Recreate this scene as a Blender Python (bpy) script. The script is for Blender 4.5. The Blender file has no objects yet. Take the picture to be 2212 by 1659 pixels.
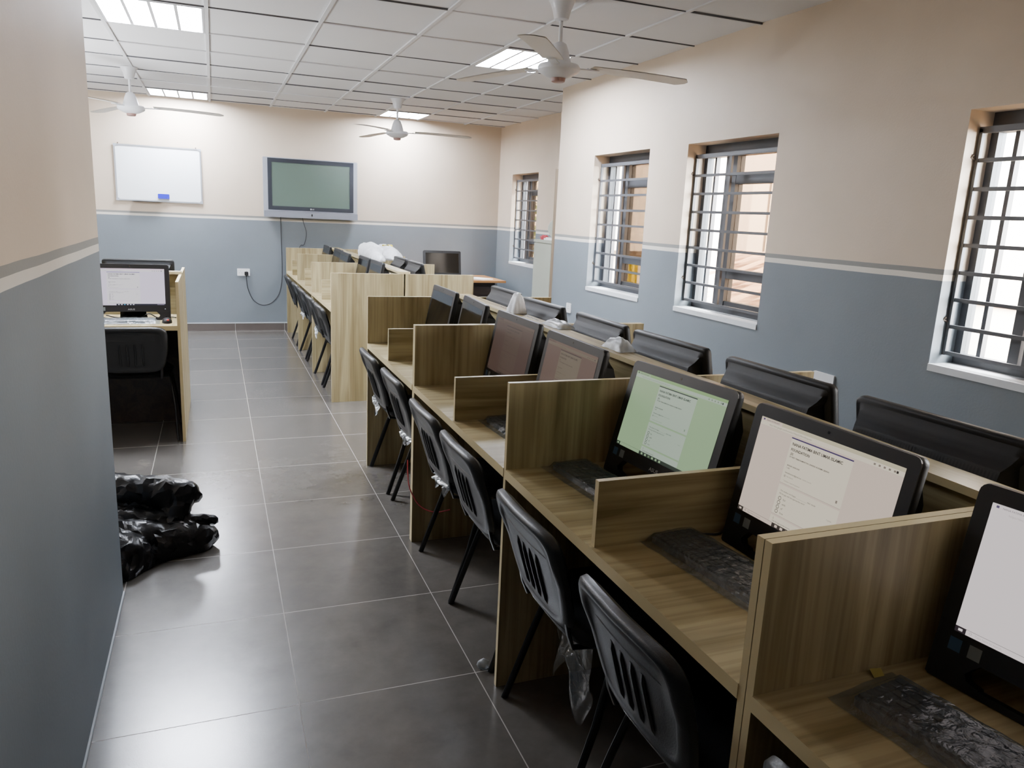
import bpy, bmesh, math, random
from mathutils import Vector, Matrix, noise
R = math.radians
PI = math.pi
random.seed(7)
SC = bpy.context.scene
COL = SC.collection

# ------------------------------------------------------------------ materials
def lin(c):
    out = []
    for v in c[:3]:
        v = v / 255.0
        out.append(v / 12.92 if v <= 0.04045 else ((v + 0.055) / 1.055) ** 2.4)
    return (*out, 1.0)

def newmat(name):
    m = bpy.data.materials.new(name)
    m.use_nodes = True
    nt = m.node_tree
    for n in list(nt.nodes):
        nt.nodes.remove(n)
    return m, nt

def node(nt, t, **kw):
    n = nt.nodes.new(t)
    for k, v in kw.items():
        if k.startswith('i_'):
            n.inputs[k[2:].replace('_', ' ')].default_value = v
        else:
            setattr(n, k, v)
    return n

def mat(name, c, rough=0.5, metal=0.0, spec=0.5, var=0.06, vscale=6.0, bump=0.0, bscale=60.0, coat=0.0):
    m, nt = newmat(name)
    out = node(nt, 'ShaderNodeOutputMaterial')
    b = node(nt, 'ShaderNodeBsdfPrincipled')
    b.inputs['Roughness'].default_value = rough
    b.inputs['Metallic'].default_value = metal
    b.inputs['Specular IOR Level'].default_value = spec
    b.inputs['Coat Weight'].default_value = coat
    nt.links.new(b.outputs[0], out.inputs[0])
    tc = node(nt, 'ShaderNodeTexCoord')
    n = node(nt, 'ShaderNodeTexNoise')
    n.inputs['Scale'].default_value = vscale
    n.inputs['Detail'].default_value = 4
    nt.links.new(tc.outputs['Object'], n.inputs['Vector'])
    mx = node(nt, 'ShaderNodeMix', data_type='RGBA')
    l = lin(c)
    mx.inputs['A'].default_value = tuple(min(1, x * (1 - var)) for x in l[:3]) + (1,)
    mx.inputs['B'].default_value = tuple(min(1, x * (1 + var)) for x in l[:3]) + (1,)
    nt.links.new(n.outputs['Fac'], mx.inputs['Factor'])
    nt.links.new(mx.outputs['Result'], b.inputs['Base Color'])
    if bump:
        n2 = node(nt, 'ShaderNodeTexNoise')
        n2.inputs['Scale'].default_value = bscale
        n2.inputs['Detail'].default_value = 3
        nt.links.new(tc.outputs['Object'], n2.inputs['Vector'])
        bp = node(nt, 'ShaderNodeBump')
        bp.inputs['Strength'].default_value = bump
        bp.inputs['Distance'].default_value = 0.01
        nt.links.new(n2.outputs['Fac'], bp.inputs['Height'])
        nt.links.new(bp.outputs[0], b.inputs['Normal'])
    return m

def emis(name, c, strength, rough=0.3, base=(8, 8, 9)):
    m, nt = newmat(name)
    out = node(nt, 'ShaderNodeOutputMaterial')
    b = node(nt, 'ShaderNodeBsdfPrincipled')
    b.inputs['Base Color'].default_value = lin(base)
    b.inputs['Roughness'].default_value = rough
    b.inputs['Specular IOR Level'].default_value = 0.25
    b.inputs['Emission Color'].default_value = lin(c)
    b.inputs['Emission Strength'].default_value = strength
    nt.links.new(b.outputs[0], out.inputs[0])
    return m

def wood(name, axis, light, dark, rough=0.34, spec=0.4):
    m, nt = newmat(name)
    out = node(nt, 'ShaderNodeOutputMaterial')
    b = node(nt, 'ShaderNodeBsdfPrincipled')
    b.inputs['Roughness'].default_value = rough
    b.inputs['Specular IOR Level'].default_value = spec
    nt.links.new(b.outputs[0], out.inputs[0])
    tc = node(nt, 'ShaderNodeTexCoord')
    oi = node(nt, 'ShaderNodeObjectInfo')
    mul = node(nt, 'ShaderNodeMath', operation='MULTIPLY')
    mul.inputs[1].default_value = 37.0
    nt.links.new(oi.outputs['Random'], mul.inputs[0])
    add = node(nt, 'ShaderNodeVectorMath', operation='ADD')
    nt.links.new(tc.outputs['Object'], add.inputs[0])
    nt.links.new(mul.outputs[0], add.inputs[1])
    def stretched(across, along):
        mp = node(nt, 'ShaderNodeMapping')
        s = [across] * 3
        s['xyz'.index(axis)] = along
        mp.inputs['Scale'].default_value = s
        nt.links.new(add.outputs[0], mp.inputs['Vector'])
        return mp
    m1 = stretched(13.0, 0.9)
    n1 = node(nt, 'ShaderNodeTexNoise')
    n1.inputs['Scale'].default_value = 1.0
    n1.inputs['Detail'].default_value = 5
    n1.inputs['Distortion'].default_value = 0.9
    nt.links.new(m1.outputs[0], n1.inputs['Vector'])
    r1 = node(nt, 'ShaderNodeValToRGB')
    r1.color_ramp.elements[0].position = 0.36
    r1.color_ramp.elements[0].color = lin(dark)
    r1.color_ramp.elements[1].position = 0.62
    r1.color_ramp.elements[1].color = lin(light)
    nt.links.new(n1.outputs['Fac'], r1.inputs['Fac'])
    m2 = stretched(70.0, 1.6)
    n2 = node(nt, 'ShaderNodeTexNoise')
    n2.inputs['Scale'].default_value = 1.0
    n2.inputs['Detail'].default_value = 3
    nt.links.new(m2.outputs[0], n2.inputs['Vector'])
    r2 = node(nt, 'ShaderNodeValToRGB')
    r2.color_ramp.elements[0].position = 0.33
    r2.color_ramp.elements[0].color = (0.55, 0.52, 0.48, 1)
    r2.color_ramp.elements[1].position = 0.55
    r2.color_ramp.elements[1].color = (1, 1, 1, 1)
    nt.links.new(n2.outputs['Fac'], r2.inputs['Fac'])
    mx = node(nt, 'ShaderNodeMix', data_type='RGBA', blend_type='MULTIPLY')
    mx.inputs['Factor'].default_value = 0.5
    nt.links.new(r1.outputs['Color'], mx.inputs['A'])
    nt.links.new(r2.outputs['Color'], mx.inputs['B'])
    nt.links.new(mx.outputs['Result'], b.inputs['Base Color'])
    return m

def film(name, tint=(235, 240, 245), fac=0.25, rough=0.15, bscale=40.0, bump=0.6, diff=0.1):
    """thin clear plastic: see-through with glossy creases"""
    m, nt = newmat(name)
    out = node(nt, 'ShaderNodeOutputMaterial')
    tr = node(nt, 'ShaderNodeBsdfTransparent')
    tr.inputs[0].default_value = lin(tint)
    gl = node(nt, 'ShaderNodeBsdfGlossy')
    gl.inputs['Roughness'].default_value = rough
    df = node(nt, 'ShaderNodeBsdfDiffuse')
    df.inputs[0].default_value = lin((215, 222, 228))
    tc = node(nt, 'ShaderNodeTexCoord')
    n = node(nt, 'ShaderNodeTexNoise')
    n.inputs['Scale'].default_value = bscale
    n.inputs['Detail'].default_value = 4
    n.inputs['Distortion'].default_value = 1.0
    nt.links.new(tc.outputs['Object'], n.inputs['Vector'])
    bp = node(nt, 'ShaderNodeBump')
    bp.inputs['Strength'].default_value = bump
    bp.inputs['Distance'].default_value = 0.01
    nt.links.new(n.outputs['Fac'], bp.inputs['Height'])
    nt.links.new(bp.outputs[0], gl.inputs['Normal'])
    lw = node(nt, 'ShaderNodeLayerWeight')
    lw.inputs['Blend'].default_value = 0.3
    ad = node(nt, 'ShaderNodeMath', operation='MULTIPLY_ADD')
    ad.inputs[1].default_value = 0.6
    ad.inputs[2].default_value = fac
    ad.use_clamp = True
    nt.links.new(lw.outputs['Fresnel'], ad.inputs[0])
    m1 = node(nt, 'ShaderNodeMixShader')
    m1.inputs[0].default_value = diff
    nt.links.new(gl.outputs[0], m1.inputs[1])
    nt.links.new(df.outputs[0], m1.inputs[2])
    m2 = node(nt, 'ShaderNodeMixShader')
    nt.links.new(ad.outputs[0], m2.inputs[0])
    nt.links.new(tr.outputs[0], m2.inputs[1])
    nt.links.new(m1.outputs[0], m2.inputs[2])
    nt.links.new(m2.outputs[0], out.inputs[0])
    return m

def wall_paint():
    m, nt = newmat('wall_paint')
    out = node(nt, 'ShaderNodeOutputMaterial')
    b = node(nt, 'ShaderNodeBsdfPrincipled')
    b.inputs['Roughness'].default_value = 0.55
    b.inputs['Specular IOR Level'].default_value = 0.3
    nt.links.new(b.outputs[0], out.inputs[0])
    g = node(nt, 'ShaderNodeNewGeometry')
    sp = node(nt, 'ShaderNodeSeparateXYZ')
    nt.links.new(g.outputs['Position'], sp.inputs[0])
    # slight wobble so the hand-painted bands are not ruler straight
    nz = node(nt, 'ShaderNodeTexNoise')
    nz.inputs['Scale'].default_value = 3.0
    nt.links.new(g.outputs['Position'], nz.inputs['Vector'])
    ma = node(nt, 'ShaderNodeMath', operation='MULTIPLY_ADD')
    ma.inputs[1].default_value = 0.006
    nt.links.new(nz.outputs['Fac'], ma.inputs[0])
    nt.links.new(sp.outputs['Z'], ma.inputs[2])
    mr = node(nt, 'ShaderNodeMapRange')
    mr.inputs['From Min'].default_value = 1.34
    mr.inputs['From Max'].default_value = 1.46
    nt.links.new(ma.outputs[0], mr.inputs['Value'])
    rp = node(nt, 'ShaderNodeValToRGB')
    rp.color_ramp.interpolation = 'CONSTANT'
    e = rp.color_ramp.elements
    e[0].position = 0.0
    e[0].color = lin(BLUE)
    e[1].position = (1.383 - 1.34) / 0.12
    e[1].color = lin((222, 216, 205))
    x = e.new((1.410 - 1.34) / 0.12)
    x.color = lin((138, 138, 134))
    x = e.new((1.434 - 1.34) / 0.12)
    x.color = lin(BEIGE)
    nt.links.new(mr.outputs[0], rp.inputs['Fac'])
    n = node(nt, 'ShaderNodeTexNoise')
    n.inputs['Scale'].default_value = 1.7
    n.inputs['Detail'].default_value = 6
    nt.links.new(g.outputs['Position'], n.inputs['Vector'])
    r2 = node(nt, 'ShaderNodeValToRGB')
    r2.color_ramp.elements[0].position = 0.3
    r2.color_ramp.elements[0].color = (0.88, 0.88, 0.88, 1)
    r2.color_ramp.elements[1].position = 0.7
    r2.color_ramp.elements[1].color = (1, 1, 1, 1)
    nt.links.new(n.outputs['Fac'], r2.inputs['Fac'])
    mx = node(nt, 'ShaderNodeMix', data_type='RGBA', blend_type='MULTIPLY')
    mx.inputs['Factor'].default_value = 1.0
    nt.links.new(rp.outputs['Color'], mx.inputs['A'])
    nt.links.new(r2.outputs['Color'], mx.inputs['B'])
    nt.links.new(mx.outputs['Result'], b.inputs['Base Color'])
    n3 = node(nt, 'ShaderNodeTexNoise')
    n3.inputs['Scale'].default_value = 90
    nt.links.new(g.outputs['Position'], n3.inputs['Vector'])
    bp = node(nt, 'ShaderNodeBump')
    bp.inputs['Strength'].default_value = 0.12
    bp.inputs['Distance'].default_value = 0.004
    nt.links.new(n3.outputs['Fac'], bp.inputs['Height'])
    nt.links.new(bp.outputs[0], b.inputs['Normal'])
    return m

def floor_mat():
    m, nt = newmat('floor_tiles')
    out = node(nt, 'ShaderNodeOutputMaterial')
    b = node(nt, 'ShaderNodeBsdfPrincipled')
    b.inputs['Specular IOR Level'].default_value = 0.9
    nt.links.new(b.outputs[0], out.inputs[0])
    g = node(nt, 'ShaderNodeNewGeometry')
    sp = node(nt, 'ShaderNodeSeparateXYZ')
    nt.links.new(g.outputs['Position'], sp.inputs[0])
    def edge(outp, off):
        a = node(nt, 'ShaderNodeMath', operation='SUBTRACT')
        a.inputs[1].default_value = off
        nt.links.new(outp, a.inputs[0])
        p = node(nt, 'ShaderNodeMath', operation='PINGPONG')
        p.inputs[1].default_value = 0.3
        nt.links.new(a.outputs[0], p.inputs[0])
        return p.outputs[0]
    def cell(outp, off):
        a = node(nt, 'ShaderNodeMath', operation='SUBTRACT')
        a.inputs[1].default_value = off
        nt.links.new(outp, a.inputs[0])
        d = node(nt, 'ShaderNodeMath', operation='DIVIDE')
        d.inputs[1].default_value = 0.6
        nt.links.new(a.outputs[0], d.inputs[0])
        f = node(nt, 'ShaderNodeMath', operation='FLOOR')
        nt.links.new(d.outputs[0], f.inputs[0])
        return f.outputs[0]
    X0, Y0 = 0.2013, 2.2472
    mn = node(nt, 'ShaderNodeMath', operation='MINIMUM')
    nt.links.new(edge(sp.outputs['X'], X0), mn.inputs[0])
    nt.links.new(edge(sp.outputs['Y'], Y0), mn.inputs[1])
    lt = node(nt, 'ShaderNodeMath', operation='LESS_THAN')
    lt.inputs[1].default_value = 0.0018
    nt.links.new(mn.outputs[0], lt.inputs[0])
    cv = node(nt, 'ShaderNodeCombineXYZ')
    nt.links.new(cell(sp.outputs['X'], X0), cv.inputs[0])
    nt.links.new(cell(sp.outputs['Y'], Y0), cv.inputs[1])
    wn = node(nt, 'ShaderNodeTexWhiteNoise', noise_dimensions='2D')
    nt.links.new(cv.outputs[0], wn.inputs['Vector'])
    n = node(nt, 'ShaderNodeTexNoise')
    n.inputs['Scale'].default_value = 5
    n.inputs['Detail'].default_value = 8
    n.inputs['Roughness'].default_value = 0.65
    nt.links.new(g.outputs['Position'], n.inputs['Vector'])
    rp = node(nt, 'ShaderNodeValToRGB')
    rp.color_ramp.elements[0].position = 0.3
    rp.color_ramp.elements[0].color = lin((78, 75, 71))
    rp.color_ramp.elements[1].position = 0.7
    rp.color_ramp.elements[1].color = lin((98, 94, 89))
    nt.links.new(n.outputs['Fac'], rp.inputs['Fac'])
    mt = node(nt, 'ShaderNodeMix', data_type='RGBA', blend_type='MULTIPLY')
    mt.inputs['Factor'].default_value = 0.12
    nt.links.new(rp.outputs['Color'], mt.inputs['A'])
    nt.links.new(wn.outputs['Value'], mt.inputs['B'])
    mg = node(nt, 'ShaderNodeMix', data_type='RGBA')
    mg.inputs['B'].default_value = lin((146, 141, 134))
    nt.links.new(lt.outputs[0], mg.inputs['Factor'])
    nt.links.new(mt.outputs['Result'], mg.inputs['A'])
    nt.links.new(mg.outputs['Result'], b.inputs['Base Color'])
    rr = node(nt, 'ShaderNodeMath', operation='MULTIPLY_ADD')
    rr.inputs[1].default_value = 0.5
    rr.inputs[2].default_value = 0.235
    nt.links.new(lt.outputs[0], rr.inputs[0])
    nt.links.new(rr.outputs[0], b.inputs['Roughness'])
    n3 = node(nt, 'ShaderNodeTexNoise')
    n3.inputs['Scale'].default_value = 220
    n3.inputs['Detail'].default_value = 2
    nt.links.new(g.outputs['Position'], n3.inputs['Vector'])
    bp = node(nt, 'ShaderNodeBump')
    bp.inputs['Strength'].default_value = 0.035
    bp.inputs['Distance'].default_value = 0.003
    nt.links.new(n3.outputs['Fac'], bp.inputs['Height'])
    nt.links.new(bp.outputs[0], b.inputs['Normal'])
    return m

BLUE = (120, 128, 135)
BEIGE = (212, 195, 174)
M = {}
M['wall'] = wall_paint()
M['floor'] = floor_mat()
M['ceil'] = mat('ceiling_board', (240, 240, 242), 0.8, var=0.03, vscale=3, bump=0.15, bscale=160)
M['tbar'] = mat('white_metal_bar', (232, 233, 236), 0.45, var=0.02)
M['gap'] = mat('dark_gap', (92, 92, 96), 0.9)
M['skirt'] = mat('skirting_tile', (92, 84, 80), 0.35, var=0.1)
M['plaster'] = mat('skirting_mortar', (176, 182, 186), 0.8)
WL, WD = (176, 163, 126), (138, 124, 89)
M['wood_x'] = wood('laminate_x', 'x', WL, WD, 0.5, 0.14)
M['wood_y'] = wood('laminate_y', 'y', WL, WD, 0.27)
M['wood_z'] = wood('laminate_z', 'z', WL, WD, 0.42)
M['edge'] = mat('laminate_edge', (206, 190, 146), 0.45, var=0.05)
M['desk_brown'] = wood('orange_laminate', 'x', (196, 148, 98), (168, 118, 72))
M['dark_wood'] = wood('dark_laminate_and_shade', 'x', (62, 50, 42), (42, 34, 30))  # office desk's own dark wood; on carrels it paints leg-space shade
M['black'] = mat('black_plastic', (22, 22, 25), 0.38, var=0.1)
M['blackm'] = mat('matt_black_plastic', (18, 19, 21), 0.50, spec=0.28, var=0.1, bump=0.05, bscale=400)
M['gloss'] = mat('piano_black', (15, 15, 17), 0.16, var=0.05)
M['vent'] = mat('vent_black', (12, 12, 13), 0.7)
M['vinyl'] = mat('black_vinyl', (27, 29, 31), 0.40, var=0.12, bump=0.10, bscale=260)
M['steel'] = mat('black_steel', (20, 20, 22), 0.32, var=0.05)
M['white_pl'] = mat('white_plastic', (228, 230, 230), 0.4, var=0.02)
M['fan'] = mat('fan_enamel', (234, 236, 240), 0.28, var=0.02)
M['fan_blade'] = mat('fan_blade_enamel', (240, 236, 228), 0.4, var=0.02)
M['fan_cap'] = mat('fan_cap', (150, 118, 112), 0.35)
M['silver'] = mat('silver_plastic', (168, 172, 182), 0.35, metal=0.3, var=0.02)
M['alu'] = mat('aluminium', (170, 174, 180), 0.35, metal=0.7, var=0.03)
M['speaker'] = mat('speaker_grey', (122, 126, 136), 0.45)
M['tv_bezel'] = mat('tv_bezel', (42, 46, 54), 0.3)
M['tv_screen'] = mat('tv_glass', (88, 104, 96), 0.22, var=0.05, vscale=1.5, spec=0.5)
M['board_white'] = mat('whiteboard_enamel', (240, 244, 246), 0.18, var=0.01)
M['eraser_blue'] = mat('eraser_blue', (14, 6, 190), 0.5)
M['felt'] = mat('felt', (205, 210, 214), 0.9)
M['winframe'] = mat('window_aluminium', (60, 62, 67), 0.5, metal=0.0, var=0.05)
M['grille'] = mat('grille_steel', (76, 78, 83), 0.45, metal=0.0, var=0.08)
M['rust'] = mat('rusty_hook', (96, 84, 74), 0.8)
M['sill'] = mat('sill_paint', (214, 218, 220), 0.7, var=0.1)
M['cabinet'] = mat('cabinet_enamel', (168, 172, 158), 0.45, var=0.04)
M['trimwood'] = wood('frame_wood', 'z', (140, 122, 100), (112, 96, 78))
M['bag_black'] = mat('bin_liner', (13, 13, 15), 0.30, spec=0.28, var=0.1, bump=0.35, bscale=35)
M['foam'] = mat('white_polythene', (236, 238, 240), 0.5, var=0.03, bump=0.3, bscale=30)
M['paper'] = mat('paper', (238, 238, 236), 0.8, var=0.02)
M['red'] = mat('red_paper', (176, 60, 70), 0.6)
M['yellow'] = mat('yellow_plastic', (210, 190, 40), 0.5)
M['cord'] = mat('cable_rubber', (44, 46, 50), 0.5)
M['plug'] = mat('plug_black', (18, 18, 20), 0.4)
M['film'] = film('clear_film')
M['filmk'] = film('keyboard_film', tint=(226, 234, 238), fac=0.13, rough=0.12, bscale=34, bump=0.9, diff=0.22)
M['filmw'] = film('milky_film', fac=0.32, rough=0.3, diff=0.55)
M['key'] = mat('keycap', (62, 69, 72), 0.45)
M['kbody'] = mat('keyboard_body', (82, 90, 94), 0.45)
M['mouse'] = mat('mouse_black', (22, 20, 22), 0.3)
M['redglow'] = emis('red_sensor', (255, 70, 60), 1.6)
M['tube'] = emis('led_tube', (236, 242, 255), 200.0, base=(240, 240, 240))
M['led'] = emis('power_led', (230, 235, 255), 1.5)
M['logo'] = mat('logo_silver', (190, 192, 196), 0.3, metal=0.3)
M['stick_blue'] = mat('sticker_blue', (58, 88, 118), 0.4)
M['stick_grey'] = mat('sticker_grey', (128, 136, 138), 0.4)
M['outwall'] = mat('render_beige', (196, 184, 170), 0.85, var=0.06, vscale=1.2)
M['outcream'] = mat('render_cream', (226, 214, 196), 0.85, var=0.05, vscale=1.2)
M['outdark'] = mat('shutter_rail_brown', (120, 108, 96), 0.9)  # plain brown of the shutter rails
M['ground'] = mat('earth', (150, 126, 100), 0.95, var=0.15, vscale=2)
def rusty():
    m, nt = newmat('rusty_roofing_lit_streaks')
    out = node(nt, 'ShaderNodeOutputMaterial'); b = node(nt, 'ShaderNodeBsdfPrincipled')
    b.inputs['Roughness'].default_value = 0.7
    tc = node(nt, 'ShaderNodeTexCoord'); mp = node(nt, 'ShaderNodeMapping')
    mp.inputs['Scale'].default_value = (0.25, 5.0, 0.3)
    mp.inputs['Rotation'].default_value = (0, 0, 0.24)
    n = node(nt, 'ShaderNodeTexNoise'); n.inputs['Scale'].default_value = 2.2; n.inputs['Detail'].default_value = 4
    r = node(nt, 'ShaderNodeValToRGB')
    r.color_ramp.elements[0].position = 0.40; r.color_ramp.elements[0].color = lin((112, 84, 66))
    r.color_ramp.elements[1].position = 0.60; r.color_ramp.elements[1].color = lin((214, 184, 156))  # pale streaks paint lit ridges in among the rust brown
    nt.links.new(tc.outputs['Object'], mp.inputs['Vector']); nt.links.new(mp.outputs[0], n.inputs['Vector'])
    nt.links.new(n.outputs['Fac'], r.inputs['Fac']); nt.links.new(r.outputs['Color'], b.inputs['Base Color'])
    nt.links.new(b.outputs[0], out.inputs[0])
    return m
M['rustroof'] = rusty()
M['leaf'] = mat('leaf', (110, 130, 80), 0.6, var=0.3, vscale=8)
M['bark'] = mat('bark', (90, 76, 60), 0.9)

def glass(name, tint, fac):
    m, nt = newmat(name)
    out = node(nt, 'ShaderNodeOutputMaterial')
    tr = node(nt, 'ShaderNodeBsdfTransparent')
    tr.inputs[0].default_value = lin(tint)
    gl = node(nt, 'ShaderNodeBsdfGlossy')
    gl.inputs['Roughness'].default_value = 0.02
    lw = node(nt, 'ShaderNodeLayerWeight')
    lw.inputs['Blend'].default_value = 0.15
    mm = node(nt, 'ShaderNodeMath', operation='MULTIPLY')
    mm.inputs[1].default_value = fac
    nt.links.new(lw.outputs['Fresnel'], mm.inputs[0])
    mx = node(nt, 'ShaderNodeMixShader')
    nt.links.new(mm.outputs[0], mx.inputs[0])
    nt.links.new(tr.outputs[0], mx.inputs[1])
    nt.links.new(gl.outputs[0], mx.inputs[2])
    nt.links.new(mx.outputs[0], out.inputs[0])
    return m
M['glass'] = glass('tinted_pane', (166, 155, 143), 0.6)
M['glassc'] = glass('clear_pane', (240, 244, 246), 0.6)

# ------------------------------------------------------------------ mesh builder
class MB:
    def __init__(s):
        s.v = []; s.f = []; s.m = []
    def add(s, vs, fs, mi=0, T=None):
        o = len(s.v)
        for p in vs:
            p = Vector(p)
            if T is not None:
                p = T @ p
            s.v.append(tuple(p))
        for f in fs:
            s.f.append([i + o for i in f]); s.m.append(mi)
        return s
    def box(s, x0, x1, y0, y1, z0, z1, mi=0, emi=None, thin=None, T=None):
        v = [(x0, y0, z0), (x1, y0, z0), (x1, y1, z0), (x0, y1, z0), (x0, y0, z1), (x1, y0, z1), (x1, y1, z1), (x0, y1, z1)]
        fs = [((0, 3, 2, 1), 'z'), ((4, 5, 6, 7), 'z'), ((0, 1, 5, 4), 'y'), ((2, 3, 7, 6), 'y'), ((1, 2, 6, 5), 'x'), ((3, 0, 4, 7), 'x')]
        o = len(s.v)
        for p in v:
            s.v.append(tuple(T @ Vector(p)) if T is not None else p)
        for f, ax in fs:
            s.f.append([i + o for i in f])
            s.m.append(mi if (thin is None or ax == thin) else emi)
        return s
    def rbox(s, x0, x1, y0, y1, z0, z1, r, mi=0, T=None, seg=4, axis='z'):
        """box with the four edges along axis rounded"""
        a = {'z': (x0, x1, y0, y1, z0, z1), 'y': (x0, x1, z0, z1, y0, y1), 'x': (y0, y1, z0, z1, x0, x1)}[axis]
        u0, u1, w0, w1, h0, h1 = a
        pts = rrect(u0, u1, w0, w1, r, seg)
        s.prism(pts, h0, h1, axis, mi, T)
        return s
    def prism(s, pts, h0, h1, axis='z', mi=0, T=None, cap_mi=None):
        n = len(pts)
        def P(u, w, h):
            return {'z': (u, w, h), 'y': (u, h, w), 'x': (h, u, w)}[axis]
        vs = [P(u, w, h0) for u, w in pts] + [P(u, w, h1) for u, w in pts]
        side = [(i, (i + 1) % n, n + (i + 1) % n, n + i) for i in range(n)]
        s.add(vs, side, mi, T)
        s.add([P(u, w, h0) for u, w in pts], [list(range(n))[::-1]], mi if cap_mi is None else cap_mi, T)
        s.add([P(u, w, h1) for u, w in pts], [list(range(n))], mi if cap_mi is None else cap_mi, T)
        return s
    def tube(s, pts, r, seg=8, mi=0, T=None, r2=None, cap=True):
        pts = [Vector(p) for p in pts]
        n = len(pts)
        rs = r if isinstance(r, (list, tuple)) else [r] * n
        vs = []
        prev = None
        for i, p in enumerate(pts):
            d = (pts[min(i + 1, n - 1)] - pts[max(i - 1, 0)]).normalized()
            if prev is None:
                a = Vector((0, 0, 1)) if abs(d.z) < 0.9 else Vector((1, 0, 0))
                u = d.cross(a).normalized()
            else:
                u = (prev - d * prev.dot(d))
                u = u.normalized() if u.length > 1e-6 else d.orthogonal().normalized()
            prev = u
            w = d.cross(u)
            for k in range(seg):
                t = 2 * PI * k / seg
                vs.append(p + u * (rs[i] * math.cos(t)) + w * ((r2 or rs[i]) * math.sin(t)))
        fs = []
        for i in range(n - 1):
            for k in range(seg):
                a = i * seg + k; b = i * seg + (k + 1) % seg
                fs.append((a, b, b + seg, a + seg))
        if cap:
            fs.append(list(range(seg))[::-1])
            fs.append([(n - 1) * seg + k for k in range(seg)])
        return s.add(vs, fs, mi, T)
    def lathe(s, prof, seg=24, mi=0, T=None, c=(0, 0)):
        vs = []
        for r, z in prof:
            for k in range(seg):
                t = 2 * PI * k / seg
                vs.append((c[0] + r * math.cos(t), c[1] + r * math.sin(t), z))
        fs = []
        for i in range(len(prof) - 1):
            for k in range(seg):
                a = i * seg + k; b = i * seg + (k + 1) % seg
                fs.append((a, b, b + seg, a + seg))
        fs.append(list(range(seg))[::-1])
        fs.append([(len(prof) - 1) * seg + k for k in range(seg)])
        return s.add(vs, fs, mi, T)
    def grid(s, fn, nu, nv, mi=0, T=None, closeu=False):
        vs = [fn(i / (nu if closeu else nu - 1), j / (nv - 1)) for j in range(nv) for i in range(nu)]
        fs = []
        for j in range(nv - 1):
            for i in range(nu if closeu else nu - 1):
                a = j * nu + i; b = j * nu + (i + 1) % nu
                fs.append((a, b, b + nu, a + nu))
        return s.add(vs, fs, mi, T)
    def build(s, name, mats, parent=None, smooth=False, loc=None, rot=None, fixn=True, angle=38):
        me = bpy.data.meshes.new(name)
        me.from_pydata(s.v, [], s.f)
        if not isinstance(mats, (list, tuple)):
            mats = [mats]
        for m in mats:
            me.materials.append(m)
        me.polygons.foreach_set('material_index', s.m)
        if fixn:
            bm = bmesh.new(); bm.from_mesh(me)
            if smooth:
                bmesh.ops.remove_doubles(bm, verts=bm.verts, dist=1e-5)
            bmesh.ops.recalc_face_normals(bm, faces=bm.faces)
            bm.to_mesh(me); bm.free()
        if smooth:
            me.polygons.foreach_set('use_smooth', [True] * len(me.polygons))
            me.set_sharp_from_angle(angle=R(angle))
        me.update()
        o = bpy.data.objects.new(name, me)
        COL.objects.link(o)
        if parent:
            o.parent = parent
        if loc:
            o.location = loc
        if rot:
            o.rotation_euler = rot
        return o

def rrect(u0, u1, w0, w1, r, seg=4):
    pts = []
    for cx, cy, a0 in ((u1 - r, w0 + r, -90), (u1 - r, w1 - r, 0), (u0 + r, w1 - r, 90), (u0 + r, w0 + r, 180)):
        for k in range(seg + 1):
            t = R(a0 + 90 * k / seg)
            pts.append((cx + r * math.cos(t), cy + r * math.sin(t)))
    return pts

def tag(o, label, cat, group=None):
    o['label'] = label; o['category'] = cat
    if group:
        o['group'] = group
    return o

def thing(name, label, cat, loc=(0, 0, 0), rotz=0.0, group=None):
    o = bpy.data.objects.new(name, None)
    o.empty_display_size = 0.1
    COL.objects.link(o)
    o.location = loc; o.rotation_euler = (0, 0, rotz)
    return tag(o, label, cat, group)

def struct(o):
    o['kind'] = 'structure'
    return o

def part_label(o, l):
    o['label'] = l
    return o

_kids = {}
def dup(root, loc, rotz, label, group=None):
    r = root.copy(); COL.objects.link(r)
    r.location = loc; r.rotation_euler = (0, 0, rotz)
    r['label'] = label
    if group:
        r['group'] = group
    for ch in list(root.children):
        c = ch.copy(); COL.objects.link(c); c.parent = r
        for g in ch.children:
            d = g.copy(); COL.objects.link(d); d.parent = c
    return r

# ------------------------------------------------------------------ flat lettering
_tc = {}
def text_geo(body, bold=0.0):
    k = (body, bold)
    if k in _tc:
        return _tc[k]
    cu = bpy.data.curves.new('lettering', 'FONT')
    cu.body = body; cu.size = 1.0; cu.resolution_u = 2; cu.offset = bold; cu.fill_mode = 'FRONT'
    o = bpy.data.objects.new('lettering', cu)
    COL.objects.link(o)
    bpy.context.view_layer.update()
    dg = bpy.context.evaluated_depsgraph_get()
    me = bpy.data.meshes.new_from_object(o.evaluated_get(dg))
    vs = [tuple(v.co) for v in me.vertices]
    fs = [tuple(p.vertices) for p in me.polygons]
    bpy.data.objects.remove(o); bpy.data.curves.remove(cu); bpy.data.meshes.remove(me)
    if vs:
        x0 = min(v[0] for v in vs); x1 = max(v[0] for v in vs)
    else:
        x0, x1 = 0, 1
    _tc[k] = (vs, fs, x0, x1)
    return _tc[k]

def put_text(mb, body, u, v, width, T, mi, b=0.0, bold=0.0, hs=1.0):
    """left edge u, baseline v, fitted to width; T maps (u,b,v)->local"""
    vs, fs, x0, x1 = text_geo(body, bold)
    s = width / (x1 - x0)
    mb.add([T(u + (x - x0) * s, b, v + y * s * hs) for x, y, z in vs], fs, mi)

# ------------------------------------------------------------------ room shell
ZC = 2.74
XR, XF, YJ, YW = 3.035, 3.685, 6.74, 10.147
XL, YL = -0.40, 3.185
WZ0, WZ1 = 1.0, 2.11
WT = 0.23

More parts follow.
